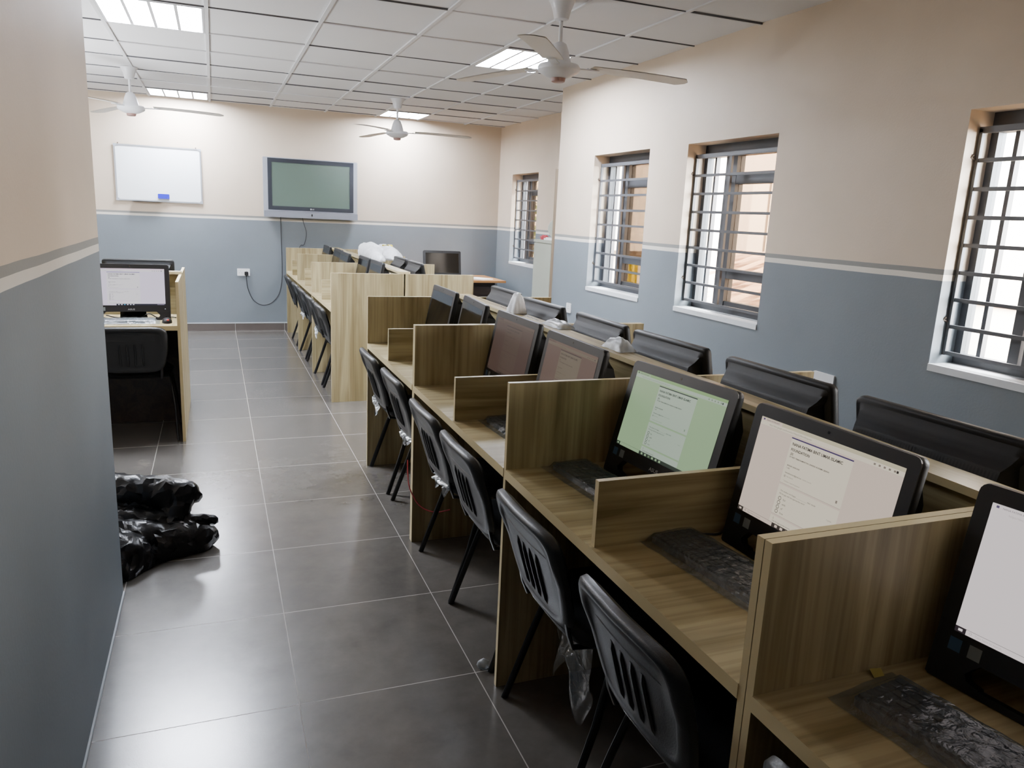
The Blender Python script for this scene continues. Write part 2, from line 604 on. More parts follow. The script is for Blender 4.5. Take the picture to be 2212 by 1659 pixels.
fl = MB().box(-4.6, 4.0, -2.7, 10.4, -0.12, 0.0).build('floor', M['floor']); struct(fl)
cl = MB().box(-4.6, 4.0, -2.7, 10.4, ZC + 0.012, ZC + 0.1)
rows = [10.02, 9.44, 8.86, 8.22, 7.55, 6.90, 6.18, 5.40, 4.66, 3.97, 3.32, 2.68, 2.04, 1.40, 0.76, 0.12, -0.52, -1.16, -1.80]
cols = [-3.87, -3.22, -2.57, -1.93, -1.29, -0.65, 0.0, 0.685, 1.335, 1.965, 2.52, 3.16]
edges_y = [YW] + rows + [-2.5]
edges_x = [-4.5] + cols + [XF]
LIGHTS = [(5, 7), (5, 1), (9, 1), (9, 7)]   # (column index, row index): panel spans cols[i]..cols[i+1], rows[j]..rows[j-1]
rng = random.Random(3)
for i in range(len(edges_x) - 1):
    for j in range(len(edges_y) - 1):
        xa, xb = edges_x[i], edges_x[i + 1]
        yb, ya = edges_y[j], edges_y[j + 1]
        if (i - 1, j) in [(a, b) for a, b in LIGHTS]:
            continue
        # lay-in boards sit a little unevenly on the bars
        t = [rng.uniform(0.0, 0.007) for _ in range(4)]
        z = ZC + 0.001
        g = 0.004
        vs = [(xa + g, ya + g, z + t[0]), (xb - g, ya + g, z + t[1]), (xb - g, yb - g, z + t[2]), (xa + g, yb - g, z + t[3])]
        cl.add(vs + [(p[0], p[1], ZC + 0.012) for p in vs], [(0, 3, 2, 1), (0, 1, 5, 4), (1, 2, 6, 5), (2, 3, 7, 6), (3, 0, 4, 7)], 0)
        cl.f  # noqa
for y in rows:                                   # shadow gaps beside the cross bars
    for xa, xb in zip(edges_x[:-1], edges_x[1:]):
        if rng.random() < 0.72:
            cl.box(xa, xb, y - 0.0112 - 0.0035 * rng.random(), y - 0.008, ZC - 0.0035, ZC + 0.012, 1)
ceil = cl.build('ceiling', [M['ceil'], M['gap']], fixn=False); struct(ceil)
tb = MB()
for x in cols:
    tb.box(x - 0.012, x + 0.012, -2.5, YW, ZC - 0.006, ZC + 0.004)
for y in rows:
    tb.box(-4.5, XF, y - 0.008, y + 0.010, ZC - 0.004, ZC + 0.003)
struct(tb.build('trim_1', M['tbar']))

def wallbox(mb, ax, p0, p1, a0, a1, openings):
    """wall slab between p0..p1 on axis ax, spanning a0..a1 along the other axis, with openings (a,b,z0,z1)"""
    cuts = sorted(openings)
    def bx(u0, u1, z0, z1):
        if u1 - u0 < 1e-4 or z1 - z0 < 1e-4:
            return
        if ax == 'x':
            mb.box(p0, p1, u0, u1, z0, z1)
        else:
            mb.box(u0, u1, p0, p1, z0, z1)
    u = a0
    for a, b, z0, z1 in cuts:
        bx(u, a, 0, ZC + 0.01)
        bx(a, b, 0, z0)
        bx(a, b, z1, ZC + 0.01)
        u = b
    bx(u, a1, 0, ZC + 0.01)
W2, W3, W4, W1, W5_ADDED = (5.11, 6.01), (3.70, 4.61), (1.58, 2.49), (8.76, 9.64), (0.17, 1.08)
mb = MB(); wallbox(mb, 'x', XR, XR + WT, -2.5, YJ, [(*w, WZ0, WZ1) for w in (W5_ADDED, W4, W3, W2)])
struct(mb.build('wall_right', M['wall']))
mb = MB(); mb.box(XR + WT, XF + WT, YJ - 0.2, YJ, 0, ZC + 0.01)
struct(mb.build('wall_return', M['wall']))
mb = MB(); wallbox(mb, 'x', XF, XF + WT, YJ, YW, [(*W1, WZ0 - 0.02, WZ1)])
struct(mb.build('wall_recess', M['wall']))
mb = MB().box(-4.5, XF + WT, YW, YW + 0.2, 0, ZC + 0.01); struct(mb.build('wall_back', M['wall']))
mb = MB().box(-4.7, -4.5, YL, YW + 0.2, 0, ZC + 0.01); struct(mb.build('wall_far_left', M['wall']))
mb = MB().box(-4.7, XL, YL - 0.2, YL, 0, ZC + 0.01).box(XL - 0.2, XL, -2.5, YL - 0.2, 0, ZC + 0.01)
struct(mb.build('wall_left', M['wall']))
mb = MB().box(XL - 0.2, XR + WT, -2.7, -2.5, 0, ZC + 0.01); struct(mb.build('wall_front', M['wall']))

def skirt(name, x0, x1, y0, y1):
    m_ = MB().box(x0, x1, y0, y1, 0, 0.088, 0)
    return m_
sk = MB().box(-4.5, XF, YW - 0.010, YW, 0.0, 0.088, 0).box(-4.5, XF, YW - 0.013, YW, 0.088, 0.100, 1)
for k in range(14):
    x = 0.2013 + 0.6 * (k - 7)
    sk.box(x - 0.002, x + 0.002, YW - 0.0105, YW, 0, 0.088, 1)
struct(sk.build('baseboard_back', [M['skirt'], M['plaster']]))
sk = MB().box(XL - 0.001, XL + 0.006, -2.5, YL, 0.0, 0.012)
struct(sk.build('baseboard_left', M['plaster']))
sk = MB().box(XR - 0.010, XR, -2.5, YJ, 0.0, 0.088, 0).box(XR - 0.013, XR, -2.5, YJ, 0.088, 0.1, 1)
struct(sk.build('baseboard_right', [M['skirt'], M['plaster']]))
sk = MB().box(XF - 0.010, XF, YJ, YW - 0.013, 0.0, 0.088, 0).box(XF - 0.013, XF, YJ, YW - 0.013, 0.088, 0.1, 1)
struct(sk.build('baseboard_recess', [M['skirt'], M['plaster']]))
struct(MB().box(XR + 0.002, XR + 0.034, YJ, YJ + 0.07, 0.0, 2.03).build('trim_2', M['trimwood']))

# ------------------------------------------------------------------ windows
def window(idx, X, w, z0, z1):
    y0, y1 = w
    fx0, fx1 = X + 0.145, X + 0.195
    ym = y0 + 0.64 * (y1 - y0)
    f = MB()
    f.box(fx0, fx1, y0, y1, z1 - 0.085, z1).box(fx0, fx1, y0, y1, z0, z0 + 0.05)
    f.box(fx0, fx1, y0, y0 + 0.05, z0 + 0.05, z1 - 0.085).box(fx0, fx1, y1 - 0.035, y1, z0 + 0.05, z1 - 0.085)
    root = struct(f.build('window_%d' % idx, M['winframe']))
    a, b = z0 + 0.05, z1 - 0.085
    mu = MB().box(fx0 - 0.012, fx1, ym - 0.05, ym - 0.005, a, b).box(fx0 - 0.02, fx1 - 0.02, ym + 0.008, ym + 0.055, a, b)
    mu.build('mullion', M['winframe'], root)
    sa = MB()
    sa.box(fx0 - 0.01, fx1 - 0.01, y0 + 0.05, ym - 0.05, 1.845, 1.905).box(fx0 - 0.01, fx1 - 0.01, y0 + 0.05, ym - 0.05, 1.235, 1.30)
    sa.box(fx0 - 0.005, fx1 - 0.005, y0 + 0.05, y0 + 0.085, a, b).box(fx0 - 0.005, fx1 - 0.005, y0 + 0.05, ym - 0.05, a, a + 0.035)
    sa.build('sash', M['winframe'], root)
    for zz0, zz1 in ((a + 0.035, 1.235), (1.30, 1.845), (1.905, b)):
        MB().box(fx0 + 0.014, fx0 + 0.018, y0 + 0.085, ym - 0.05, zz0, zz1).build('pane', M['glass'], root)
    MB().box(fx0 + 0.01, fx1 - 0.01, y1 - 0.125, y1 - 0.105, a, b).build('sash_stile', M['winframe'], root)
    MB().box(fx0 + 0.024, fx0 + 0.028, y1 - 0.105, y1 - 0.035, a, b).build('pane', M['glassc'], root)
    # painted reveal ledge
    MB().box(X - 0.006, fx0, y0, y1, z0 - 0.028, z0 + 0.004).build('window_sill', M['sill'], root)
    # steel burglar-proof grille standing inside the reveal
    gx = X + 0.075
    g = MB()
    gz0, gz1 = z0 + 0.055, z1 - 0.085
    for z in [gz0 + (gz1 - gz0) * k / 8 for k in range(9)]:
        g.box(gx - 0.007, gx + 0.007, y0 + 0.02, y1 - 0.005, z - 0.0085, z + 0.0085)
    g.box(gx - 0.009, gx + 0.009, y1 - 0.02, y1 - 0.004, gz0 - 0.01, gz1 + 0.01)
    g.box(gx - 0.009, gx + 0.009, y0 + 0.012, y0 + 0.028, gz0 - 0.01, gz1 + 0.01)
    g.box(gx - 0.003, gx + 0.013, ym - 0.07, ym - 0.045, gz0, gz1)
    g.box(gx - 0.009, gx + 0.009, y0 + 0.012, y1 - 0.004, gz1 - 0.005, gz1 + 0.018)
    go = g.build('grille', M['grille'], root)
    for z in (gz0 + 0.14, gz1 - 0.12):
        h = MB().tube([(gx, y1 - 0.01, z), (gx - 0.012, y1 - 0.001, z + 0.004), (gx - 0.03, y1 + 0.003, z + 0.010), (gx - 0.022, y1 - 0.006, z + 0.022)], 0.005, 6)
        h.build('grille_hook', M['rust'], go)
    return root
window(1, XF, W1, WZ0 - 0.02, WZ1)
window(2, XR, W2, WZ0, WZ1)
window(3, XR, W3, WZ0, WZ1)
window(4, XR, W4, WZ0, WZ1)
window(5, XR, W5_ADDED, WZ0, WZ1)  # unseen window outside the frame, added to brighten the left wall

# ------------------------------------------------------------------ LED troffers in the ceiling
LL = ['square ceiling light panel at the top left, nearest the left wall', 'square ceiling light panel above the whiteboard end wall',
      'square ceiling light panel in the far corner behind the fan', 'square ceiling light panel beside the right wall, partly behind the near fan']
for (ci, ri), lab in zip(LIGHTS, LL):
    xa, xb = cols[ci] + 0.014, cols[ci + 1] - 0.014
    yb, ya = rows[ri - 1] - 0.012, rows[ri] + 0.014
    t = thing('ceiling_light', lab, 'ceiling light', ((xa + xb) / 2, (ya + yb) / 2, ZC), 0, 'square four-tube ceiling lights')
    hx, hy = (xb - xa) / 2, (yb - ya) / 2
    fr = MB()
    fr.box(-hx, hx, -hy, -hy + 0.014, -0.006, 0.011).box(-hx, hx, hy - 0.014, hy, -0.006, 0.011)
    fr.box(-hx, -hx + 0.014, -hy + 0.014, hy - 0.014, -0.006, 0.011).box(hx - 0.014, hx, -hy + 0.014, hy - 0.014, -0.006, 0.011)
    for k in (1, 2, 3):
        x = -hx + 0.014 + (2 * hx - 0.028) * k / 4
        fr.box(x - 0.010, x + 0.010, -hy + 0.014, hy - 0.014, -0.004, 0.011)
    fr.build('frame', M['tbar'], t)
    for k in range(4):
        w_ = (2 * hx - 0.028) / 4
        x = -hx + 0.014 + w_ * (k + 0.5)
        MB().box(x - w_ / 2 + 0.011, x + w_ / 2 - 0.011, -hy + 0.016, hy - 0.016, 0.004, 0.010).build('light_tube', M['tube'], t)

# ------------------------------------------------------------------ ceiling fans
def make_fan(loc, ang, label):
    t = thing('ceiling_fan', label, 'ceiling fan', loc, R(ang), 'white three-bladed ceiling fans')
    MB().lathe([(0.030, -0.105), (0.040, -0.098), (0.052, -0.05), (0.068, -0.012), (0.074, -0.006), (0.074, 0.0)]).build('canopy', M['fan'], t, True)
    MB().lathe([(0.011, -0.27), (0.011, -0.09)], 12).build('down_rod', M['fan'], t, True)
    MB().lathe([(0.070, -0.335), (0.066, -0.32), (0.050, -0.26), (0.036, -0.225), (0.020, -0.215)]).build('motor_cover', M['fan'], t, True)
    MB().lathe([(0.042, -0.402), (0.075, -0.392), (0.110, -0.372), (0.118, -0.362), (0.118, -0.345), (0.110, -0.333), (0.070, -0.330)], 32).build('motor_housing', M['fan'], t, True)
    MB().lathe([(0.030, -0.424), (0.038, -0.420), (0.042, -0.402)]).build('bottom_cap', M['fan_cap'], t, True)
    for k in range(3):
        T = Matrix.Rotation(R(120 * k), 4, 'Z')
        br = MB().box(0.10, 0.235, -0.022, 0.022, -0.348, -0.342, T=T).tube([(0.17, -0.012, -0.341), (0.17, -0.012, -0.336)], 0.006, 6, T=T).tube([(0.21, 0.012, -0.341), (0.21, 0.012, -0.336)], 0.006, 6, T=T)
        br.build('blade_bracket', M['fan'], t)
        tilt = Matrix.Rotation(R(-4), 4, 'X')
        def blade(u, v):
            x = 0.19 + 0.61 * u
            w = 0.058 + 0.012 * u
            if u > 0.93:
                w *= math.sqrt(max(0.08, 1 - ((u - 0.93) / 0.07) ** 2))
            y = (v - 0.5) * 2 * w
            p = tilt @ Vector((0, y, 0))
            return (x, p.y, -0.338 + p.z - 0.018 * u * u)
        bl = MB().grid(blade, 18, 5, T=T)
        def blade2(u, v):
            p = blade(u, v)
            return (p[0], p[1], p[2] + 0.004)
        bl.grid(blade2, 18, 5, T=T)
        bl.build('blade', M['fan_blade'], t, True, fixn=False)
    return t
make_fan((-0.678, 8.145, ZC), -2, 'white ceiling fan in front of the whiteboard, leftmost of the three')
make_fan((1.867, 8.414, ZC), -13, 'white ceiling fan in the middle, hanging right of the wall television')
make_fan((1.82, 4.118, ZC), -4, 'large near white ceiling fan in front of the bright light by the right wall')

# ------------------------------------------------------------------ carrel desks
PT = 0.018      # board thickness
PH = 1.066      # partition height
LH = 0.955      # low divider height
DH = 0.782      # desk top height
DD = 0.602      # depth of one side

def board(name, x0, x1, y0, y1, z0, z1, grain, thin, parent, lab=None):
    o = MB().box(x0, x1, y0, y1, z0, z1, 0, 1, thin).build(name, [M['wood_' + grain], M['edge']], parent)
    if lab:
        o['label'] = lab
    return o

def carrel(label, loc, rotz, panels, lows, group='double-sided study carrel desks', sides=(-1, 1), split=True):
    """local y along the row, x across; panels: y of full partitions, lows: y of low dividers"""
    t = thing('carrel_desk', label, 'desk', loc, rotz, group)
    ya, yb = min(panels), max(panels)
    for s in sides:
        def xx(a, b):
            return (a, b) if s > 0 else (-b, -a)
        for py in panels:
            x0, x1 = xx(0.007, DD)
            board('partition', x0, x1, py - PT / 2, py + PT / 2, 0.0, PH, 'z', 'y', t)
        ps = sorted(panels)
        for a, b in zip(ps[:-1], ps[1:]):
            x0, x1 = xx(0.03, DD + 0.002)
            board('desktop', x0, x1, a + PT / 2, b - PT / 2, DH - 0.030, DH, 'x', 'z', t)
            x0, x1 = xx(0.012, 0.028)
            board('back_panel', x0, x1, a + PT / 2, b - PT / 2, DH - 0.03, PH, 'y', 'x', t)
            o = MB().box(x0, x1, a + PT / 2, b - PT / 2, 0.0, DH - 0.03).build('modesty_panel', M['dark_wood'], t)  # lower back board coloured dark to stand in for leg-space shade
            o['label'] = 'panel closing the leg space, shade put into its dark colour'
        for ly in lows:
            x0, x1 = xx(0.030, DD - 0.008)
            board('low_divider', x0, x1, ly - PT / 2, ly + PT / 2, DH, LH, 'x', 'y', t)
    board('cap_shelf', -0.046, 0.046, ya - PT / 2, yb + PT / 2, PH, PH + PT, 'y', 'z', t)
    return t
XC = 1.444
carrel('nearest double carrel desk, at the bottom right, with the blank white screen', (XC, 0, 0), 0, [-0.28, 0.9335], [0.33])
carrel('long middle double carrel desk with the green-tinted and cream screens', (XC, 0, 0), 0, [0.9535, 2.156, 3.374], [1.552, 2.752])
carrel('short double carrel desk just in front of the pale end panels of the far row', (XC, 0, 0), 0, [3.394, 4.551], [3.988])
FY, FA = 6.22, R(0.55)
FX = 1.457
def far(x, y):
    """local coordinates of the far row -> room"""
    c, s = math.cos(FA), math.sin(FA)
    return (FX + c * x - s * y, FY + s * x + c * y)
carrel('far double carrel desk row with pale end panels, reaching the end wall', (FX, FY, 0), FA, [0.0, 1.225, 2.455, 3.70], [0.60, 1.83, 3.07])
LY = 5.915
carrel('carrel desk behind the corner of the left wall, end panel towards the aisle', (-0.239, LY, 0), R(90), [0.0, 1.21], [0.605])

# ------------------------------------------------------------------ all-in-one computers
AW, AH = 0.476, 0.372
SU, STOP, SBOT = 0.030, 0.031, 0.098

def scr_mats(kind):
    return SCREENS[kind]
SCR_GAIN = {'cream': 1.25, 'green': 1.05, 'left': 1.35, 'blank': 1.5, 'dim': 1.0, 'dimmer': 1.0}
def E_(n, c, s=1.0, rough=0.3):
    return emis('screen_' + n, c, SCR_GAIN.get(n.split('_')[0], 1.0), rough)
SCREENS = {
    'cream': dict(bg=(204, 186, 172), page=(214, 204, 184), bar=(70, 56, 96), top=(186, 178, 150), text=(46, 40, 38), soft=(124, 114, 104), task=(60, 54, 50), x=(0.265, 0.705)),
    'green': dict(bg=(150, 178, 138), page=(172, 188, 170), bar=(54, 66, 60), top=(138, 172, 116), text=(50, 62, 56), soft=(128, 148, 124), task=(54, 62, 54), x=(0.30, 0.72)),
    'left': dict(bg=(226, 216, 238), page=(232, 229, 234), bar=(92, 78, 150), top=(232, 208, 226), text=(52, 46, 66), soft=(140, 130, 150), task=(40, 42, 56), x=(0.168, 0.64)),
    'blank': dict(bg=(208, 198, 198), page=None, bar=(80, 70, 96), top=(198, 190, 188), text=(96, 88, 96), soft=(170, 160, 160), task=(40, 34, 38), x=(0.3, 0.7)),
    'dim': dict(bg=(98, 80, 72), page=(108, 98, 84), bar=(60, 48, 46), top=(106, 88, 78), text=(70, 60, 54), soft=(90, 78, 68), task=(58, 48, 44), x=(0.30, 0.72)),
    'dimmer': dict(bg=(80, 64, 58), page=(84, 70, 62), bar=(52, 42, 40), top=(92, 76, 70), text=(62, 52, 47), soft=(74, 62, 56), task=(52, 43, 40), x=(0.30, 0.72)),
}
_sm = {}
def screen_mats(kind):
    if kind in _sm:
        return _sm[kind]
    d = SCREENS[kind]
    l = [E_(kind + '_' + k, d[k] or d['bg']) for k in ('bg', 'page', 'bar', 'top', 'text', 'soft', 'task')]
    l += [E_(kind + '_icon', tuple(min(255, int(x * 1.0)) for x in (d['bg'] if kind != 'left' else (220, 220, 235)))),
          E_(kind + '_accent', (60, 150, 190) if kind in ('blank', 'left') else tuple(int(x * .7) for x in d['bg']))]
    _sm[kind] = l
    return l
M['off_screen'] = mat('switched_off_screen', (16, 15, 15), 0.10, var=0.02, spec=0.8)

def make_screen(kind, TT, parent):
    u0, u1 = -AW / 2 + SU, AW / 2 - SU
    v0, v1 = SBOT, AH - STOP
    W_, H_ = u1 - u0, v1 - v0
    mb = MB()
    b0 = -0.0008
    def rect(xa, xb, ya, yb, mi, lay=0):
        b = b0 - 0.00025 * lay
        mb.add([TT(u0 + xa * W_, b, v1 - yb * H_), TT(u0 + xb * W_, b, v1 - yb * H_), TT(u0 + xb * W_, b, v1 - ya * H_), TT(u0 + xa * W_, b, v1 - ya * H_)], [(0, 1, 2, 3)], mi)
    if kind == 'off':
        rect(0, 1, 0, 1, 0)
        return mb.build('screen', M['off_screen'], parent, fixn=False)
    d = SCREENS[kind]
    def txt(s, x, y, w, mi=4, bold=0.0, hs=1.0, lay=3):
        put_text(mb, s, u0 + x * W_, v1 - y * H_, w * W_, TT, mi, b0 - 0.00025 * lay, bold, hs)
    BG, PG, BAR, TOP, TX, SF, TK, IC, AC = range(9)
    rect(0, 1, 0, 1, BG)
    rect(0, 1, 0, 0.037, TOP, 1)
    rect(0, 0.17, 0.006, 0.037, BG, 2)
    rect(0, 1, 0.037, 0.078, PG if d['page'] else BG, 1)
    txt('NANA FATIMA BINT', 0.045, 0.029, 0.105, TX)
    rect(0.018, 0.030, 0.011, 0.029, BAR, 3)
    txt('https://docs.google.com/forms/d/e/1FAIpQLSf/formResponse', 0.075, 0.066, 0.33, SF)
    for k in range(5):
        rect(0.82 + 0.03 * k, 0.832 + 0.03 * k, 0.049, 0.066, SF, 3)
    rect(0.955, 0.967, 0.047, 0.068, TX, 3)
    # task bar
    rect(0, 1, 0.957, 1.0, TK, 1)
    rect(0.047, 0.29, 0.959, 0.998, BG, 2)
    rect(0.015, 0.033, 0.970, 0.988, IC, 3)
    txt('Type here to search', 0.085, 0.985, 0.11, SF)
    txt('o', 0.06, 0.986, 0.013, SF)
    for k, mi in enumerate((IC, IC, AC, IC, IC, IC)):
        x = 0.315 + 0.042 * k
        rect(x, x + 0.020, 0.966, 0.991, mi, 3)
    rect(0.88, 0.985, 0.972, 0.986, SF, 3)
    if not d['page']:
        return mb.build('screen', screen_mats(kind), parent, fixn=False)
    xa, xb = d['x']
    cw = xb - xa
    def px(f):
        return xa + f * cw
    rect(xa, xb, 0.095, 0.957, PG, 1)
    rect(xa, xb, 0.095, 0.108, BAR, 2)
    txt('NANA FATIMA BINT UMAR ISLAMIC', px(0.04), 0.168, 0.82 * cw, TX, 0.026)
    txt('FOUNDATION', px(0.04), 0.222, 0.315 * cw, TX, 0.026)
    txt('JSS', px(0.045), 0.262, 0.05 * cw, TX, 0.02)
    txt('1ST FIRST TERM EXAMINATION, 2024/2025 ACADEMIC SESSION', px(0.045), 0.288, 0.66 * cw, TX, 0.026)
    txt('ENGLISH LANGUAGE', px(0.045), 0.374, 0.215 * cw, TX, 0.026)
    txt('1 HR', px(0.045), 0.402, 0.055 * cw, TX)
    txt('fatimabintumar@gmail.com', px(0.045), 0.448, 0.28 * cw, TX, 0.008)
    txt('Switch account', px(0.345), 0.448, 0.15 * cw, SF)
    txt('Not shared', px(0.085), 0.482, 0.11 * cw, SF)
    txt('@', px(0.04), 0.484, 0.03 * cw, TX)
    txt('* Indicates required question', px(0.045), 0.530, 0.29 * cw, SF)
    rect(xa, xb, 0.552, 0.570, BG, 2)
    rect(xa, xb, 0.5515, 0.5535, SF, 3)
    txt('The student are happy ____________ their result', px(0.05), 0.632, 0.60 * cw, TX)
    txt('Fill the gap with the appropriate word', px(0.05), 0.662, 0.43 * cw, TX)
    rect(px(0.91), px(0.935), 0.492, 0.518, SF, 3)
    for k, w in enumerate(('for', 'with', 'of', 'from')):
        y = 0.702 + 0.044 * k
        c = [(0.0115 * math.cos(2 * PI * i / 14), 0.0195 * math.sin(2 * PI * i / 14)) for i in range(14)]
        vs = [TT(u0 + (px(0.075) + a) * W_, b0 - 0.00075, v1 - (y + bb) * H_) for a, bb in c] + \
             [TT(u0 + (px(0.075) + a * .74) * W_, b0 - 0.00075, v1 - (y + bb * .74) * H_) for a, bb in c]
        mb.add(vs, [(i, (i + 1) % 14, 14 + (i + 1) % 14, 14 + i) for i in range(14)], TX)
        txt(w, px(0.135), y + 0.012, 0.022 * cw * len(w) / 1.4, TX)
    txt('1 point', px(0.86), 0.70, 0.075 * cw, SF)
    rect(xa, xb, 0.868, 0.886, BG, 2)
    rect(xa, xb, 0.8675, 0.8695, SF, 3)
    txt('2.', px(0.05), 0.918, 0.022 * cw, TX)
    txt('Use the appropriate answer', px(0.05), 0.944, 0.32 * cw, TX)
    return mb.build('screen', screen_mats(kind), parent, fixn=False)

def make_aio(label, loc, rotz, kind, tilt=0.2, detail=True, group='all-in-one computers on the carrel desks'):
    t = thing('all_in_one_computer', label, 'computer', loc, rotz, group)
    ct, st = math.cos(tilt), math.sin(tilt)
    def TT(u, b, v):
        return (u, v * st + b * ct, max(0.0005, v * ct - b * st + 0.002))
    W2_ = AW / 2
    zb = 0.056
    # casing: rounded slab
    pts = rrect(-W2_, W2_, zb, AH, 0.018, 4)
    n = len(pts)
    mb = MB()
    def ring(b, inset):
        k = []
        for u, v in pts:
            cu, cv = 0, (zb + AH) / 2
            k.append(TT(u - math.copysign(inset, u - cu), b, v - math.copysign(inset, v - cv)))
        return k
    rings = [ring(0.003, 0.0015), ring(0.0075, 0.0), ring(0.021, 0.0), ring(0.026, 0.004)]
    vs = sum(rings, [])
    fs = []
    for r_ in range(3):
        for i in range(n):
            fs.append((r_ * n + i, r_ * n + (i + 1) % n, (r_ + 1) * n + (i + 1) % n, (r_ + 1) * n + i))
    fs.append([i for i in range(n)][::-1])
    fs.append([3 * n + i for i in range(n)])
    mb.add(vs, fs, 0)
    # curved back bulge
    prof = [(AH - 0.006, 0.022), (AH - 0.018, 0.028), (AH - 0.034, 0.038), (AH - 0.047, 0.052), (AH - 0.056, 0.066), (AH - 0.060, 0.073), (AH - 0.062, 0.0745), (AH - 0.106, 0.098), (AH - 0.20, 0.104), (AH - 0.285, 0.088), (AH - 0.312, 0.03)]
    def bulge(a, b):
        f = b * (len(prof) - 1)
        i = min(int(f), len(prof) - 2); q = f - i
        v = prof[i][0] * (1 - q) + prof[i + 1][0] * q
        d = prof[i][1] * (1 - q) + prof[i + 1][1] * q
        s = abs(2 * a - 1)
        hw = W2_ - 0.006 - 0.022 * min(1, max(0, (d - 0.026) / 0.05))
        k = 1.0 if s < 0.94 else 1 - ((s - 0.94) / 0.06) ** 2
        return TT((2 * a - 1) * hw, 0.022 + (d - 0.022) * k, v)
    mb.grid(bulge, 33, 31, 0)
    mb.build('casing', M['blackm'], t, True, angle=50)
    # glossy front surround
    bz = MB()
    ou = rrect(-W2_ + 0.0015, W2_ - 0.0015, zb + 0.001, AH - 0.0015, 0.017, 4)
    iu0, iu1, iv0, iv1 = -W2_ + SU, W2_ - SU, SBOT, AH - STOP
    def strip(u0, u1, v0, v1):
        bz.add([TT(u0, 0.0, v0), TT(u1, 0.0, v0), TT(u1, 0.0, v1), TT(u0, 0.0, v1)], [(0, 1, 2, 3)], 0)
    inn = []
    for (u, v) in ou:
        inn.append((min(max(u, iu0), iu1), min(max(v, iv0), iv1)))
    vs = [TT(u, 0.0, v) for u, v in ou] + [TT(u, 0.0, v) for u, v in inn] + [TT(u, 0.004, v) for u, v in ou] + [TT(u, 0.003, v) for u, v in inn]
    fs = []
    for i in range(n):
        j = (i + 1) % n
        fs.append((i, j, n + j, n + i)); fs.append((j, i, 2 * n + i, 2 * n + j)); fs.append((n + i, n + j, 3 * n + j, 3 * n + i))
    bz.add(vs, fs, 0)
    bez = bz.build('bezel', M['black'], t, fixn=False)
    make_screen(kind, TT, t)
    # easel foot: two side cheeks joined by a low rail, and a prop behind
    es = MB()
    def plate(poly, b0, b1):
        m_ = len(poly)
        es.add([TT(u, b0, v) for u, v in poly] + [TT(u, b1, v) for u, v in poly],
               [tuple(range(m_))[::-1], tuple(range(m_, 2 * m_))] + [(i, (i + 1) % m_, m_ + (i + 1) % m_, m_ + i) for i in range(m_)], 0)
    for s in (-1, 1):
        curve = [(0.150, zb + 0.002), (0.163, zb - 0.012), (0.172, zb - 0.024), (0.166, zb - 0.036), (0.145, 0.016)]
        poly = [(s * W2_, zb + 0.02), (s * W2_, 0.004), (s * (W2_ - 0.006), 0.0), (s * 0.14, 0.0)] + [(s * a, b) for a, b in curve[::-1]] + [(s * 0.15, zb + 0.02)]
        plate(poly, 0.002, 0.024)
    plate([(-0.15, 0.0), (0.15, 0.0), (0.15, 0.013), (-0.15, 0.013)], 0.002, 0.02)
    es.build('easel_stand', M['black'], t)
    pr = MB()
    pa = Vector(TT(0, 0.06, 0.12)); yb = pa.y + 0.075
    pr.add([(-0.07, pa.y - 0.006, pa.z), (0.07, pa.y - 0.006, pa.z), (0.07, pa.y + 0.006, pa.z), (-0.07, pa.y + 0.006, pa.z),
            (-0.085, yb - 0.006, 0.0), (0.085, yb - 0.006, 0.0), (0.085, yb + 0.006, 0.0), (-0.085, yb + 0.006, 0.0)],
           [(0, 1, 2, 3), (7, 6, 5, 4), (0, 4, 5, 1), (1, 5, 6, 2), (2, 6, 7, 3), (3, 7, 4, 0)])
    pr.build('prop_foot', M['black'], t)
    # vent band of upright slots on the back
    ve = MB()
    for k in range(46 if detail else 24):
        m_ = 46 if detail else 24
        a = (k + 0.5) / m_
        x = (2 * a - 1) * (W2_ - 0.045)
        w_ = (W2_ - 0.05) / m_ * 0.5
        f0 = (AH - 0.065, 0.0768); f1 = (AH - 0.102, 0.0970)
        ve.add([TT(x - w_, f0[1], f0[0]), TT(x + w_, f0[1], f0[0]), TT(x + w_, f1[1], f1[0]), TT(x - w_, f1[1], f1[0])], [(0, 1, 2, 3)], 0)
    vo = ve.build('vent_slots', M['vent'], t, fixn=False)
    if detail:
        w = MB()
        c = [(0.0035 * math.cos(2 * PI * i / 10), 0.0035 * math.sin(2 * PI * i / 10)) for i in range(10)]
        w.add([TT(a, -0.0006, AH - STOP / 2 + b) for a, b in c], [tuple(range(10))], 0)
        w.build('webcam', M['gloss'], bez, fixn=False)
        lo = MB()
        put_text(lo, 'ASUS', -0.021, zb + 0.010, 0.042, TT, 0, -0.0007, 0.012, 0.85)
        part_label(lo.build('logo', M['logo'], bez, fixn=False), 'silver maker lettering under the screen')
        for k, (u, m_) in enumerate(((-W2_ + 0.027, 'stick_blue'), (-W2_ + 0.062, 'stick_grey'))):
            q = MB().add([TT(u, -0.0007, zb + 0.006), TT(u + 0.022, -0.0007, zb + 0.006), TT(u + 0.022, -0.0007, zb + 0.030), TT(u, -0.0007, zb + 0.030)], [(0, 1, 2, 3)])
            part_label(q.build('sticker', M[m_], bez, fixn=False), ('small blue sticker' if k == 0 else 'small grey sticker') + ' at the lower left corner')
        q = MB().add([TT(W2_ - 0.035, -0.0007, zb + 0.016), TT(W2_ - 0.030, -0.0007, zb + 0.016), TT(W2_ - 0.030, -0.0007, zb + 0.021), TT(W2_ - 0.035, -0.0007, zb + 0.021)], [(0, 1, 2, 3)])
        q.build('power_light', M['led'], bez, fixn=False)
    return t

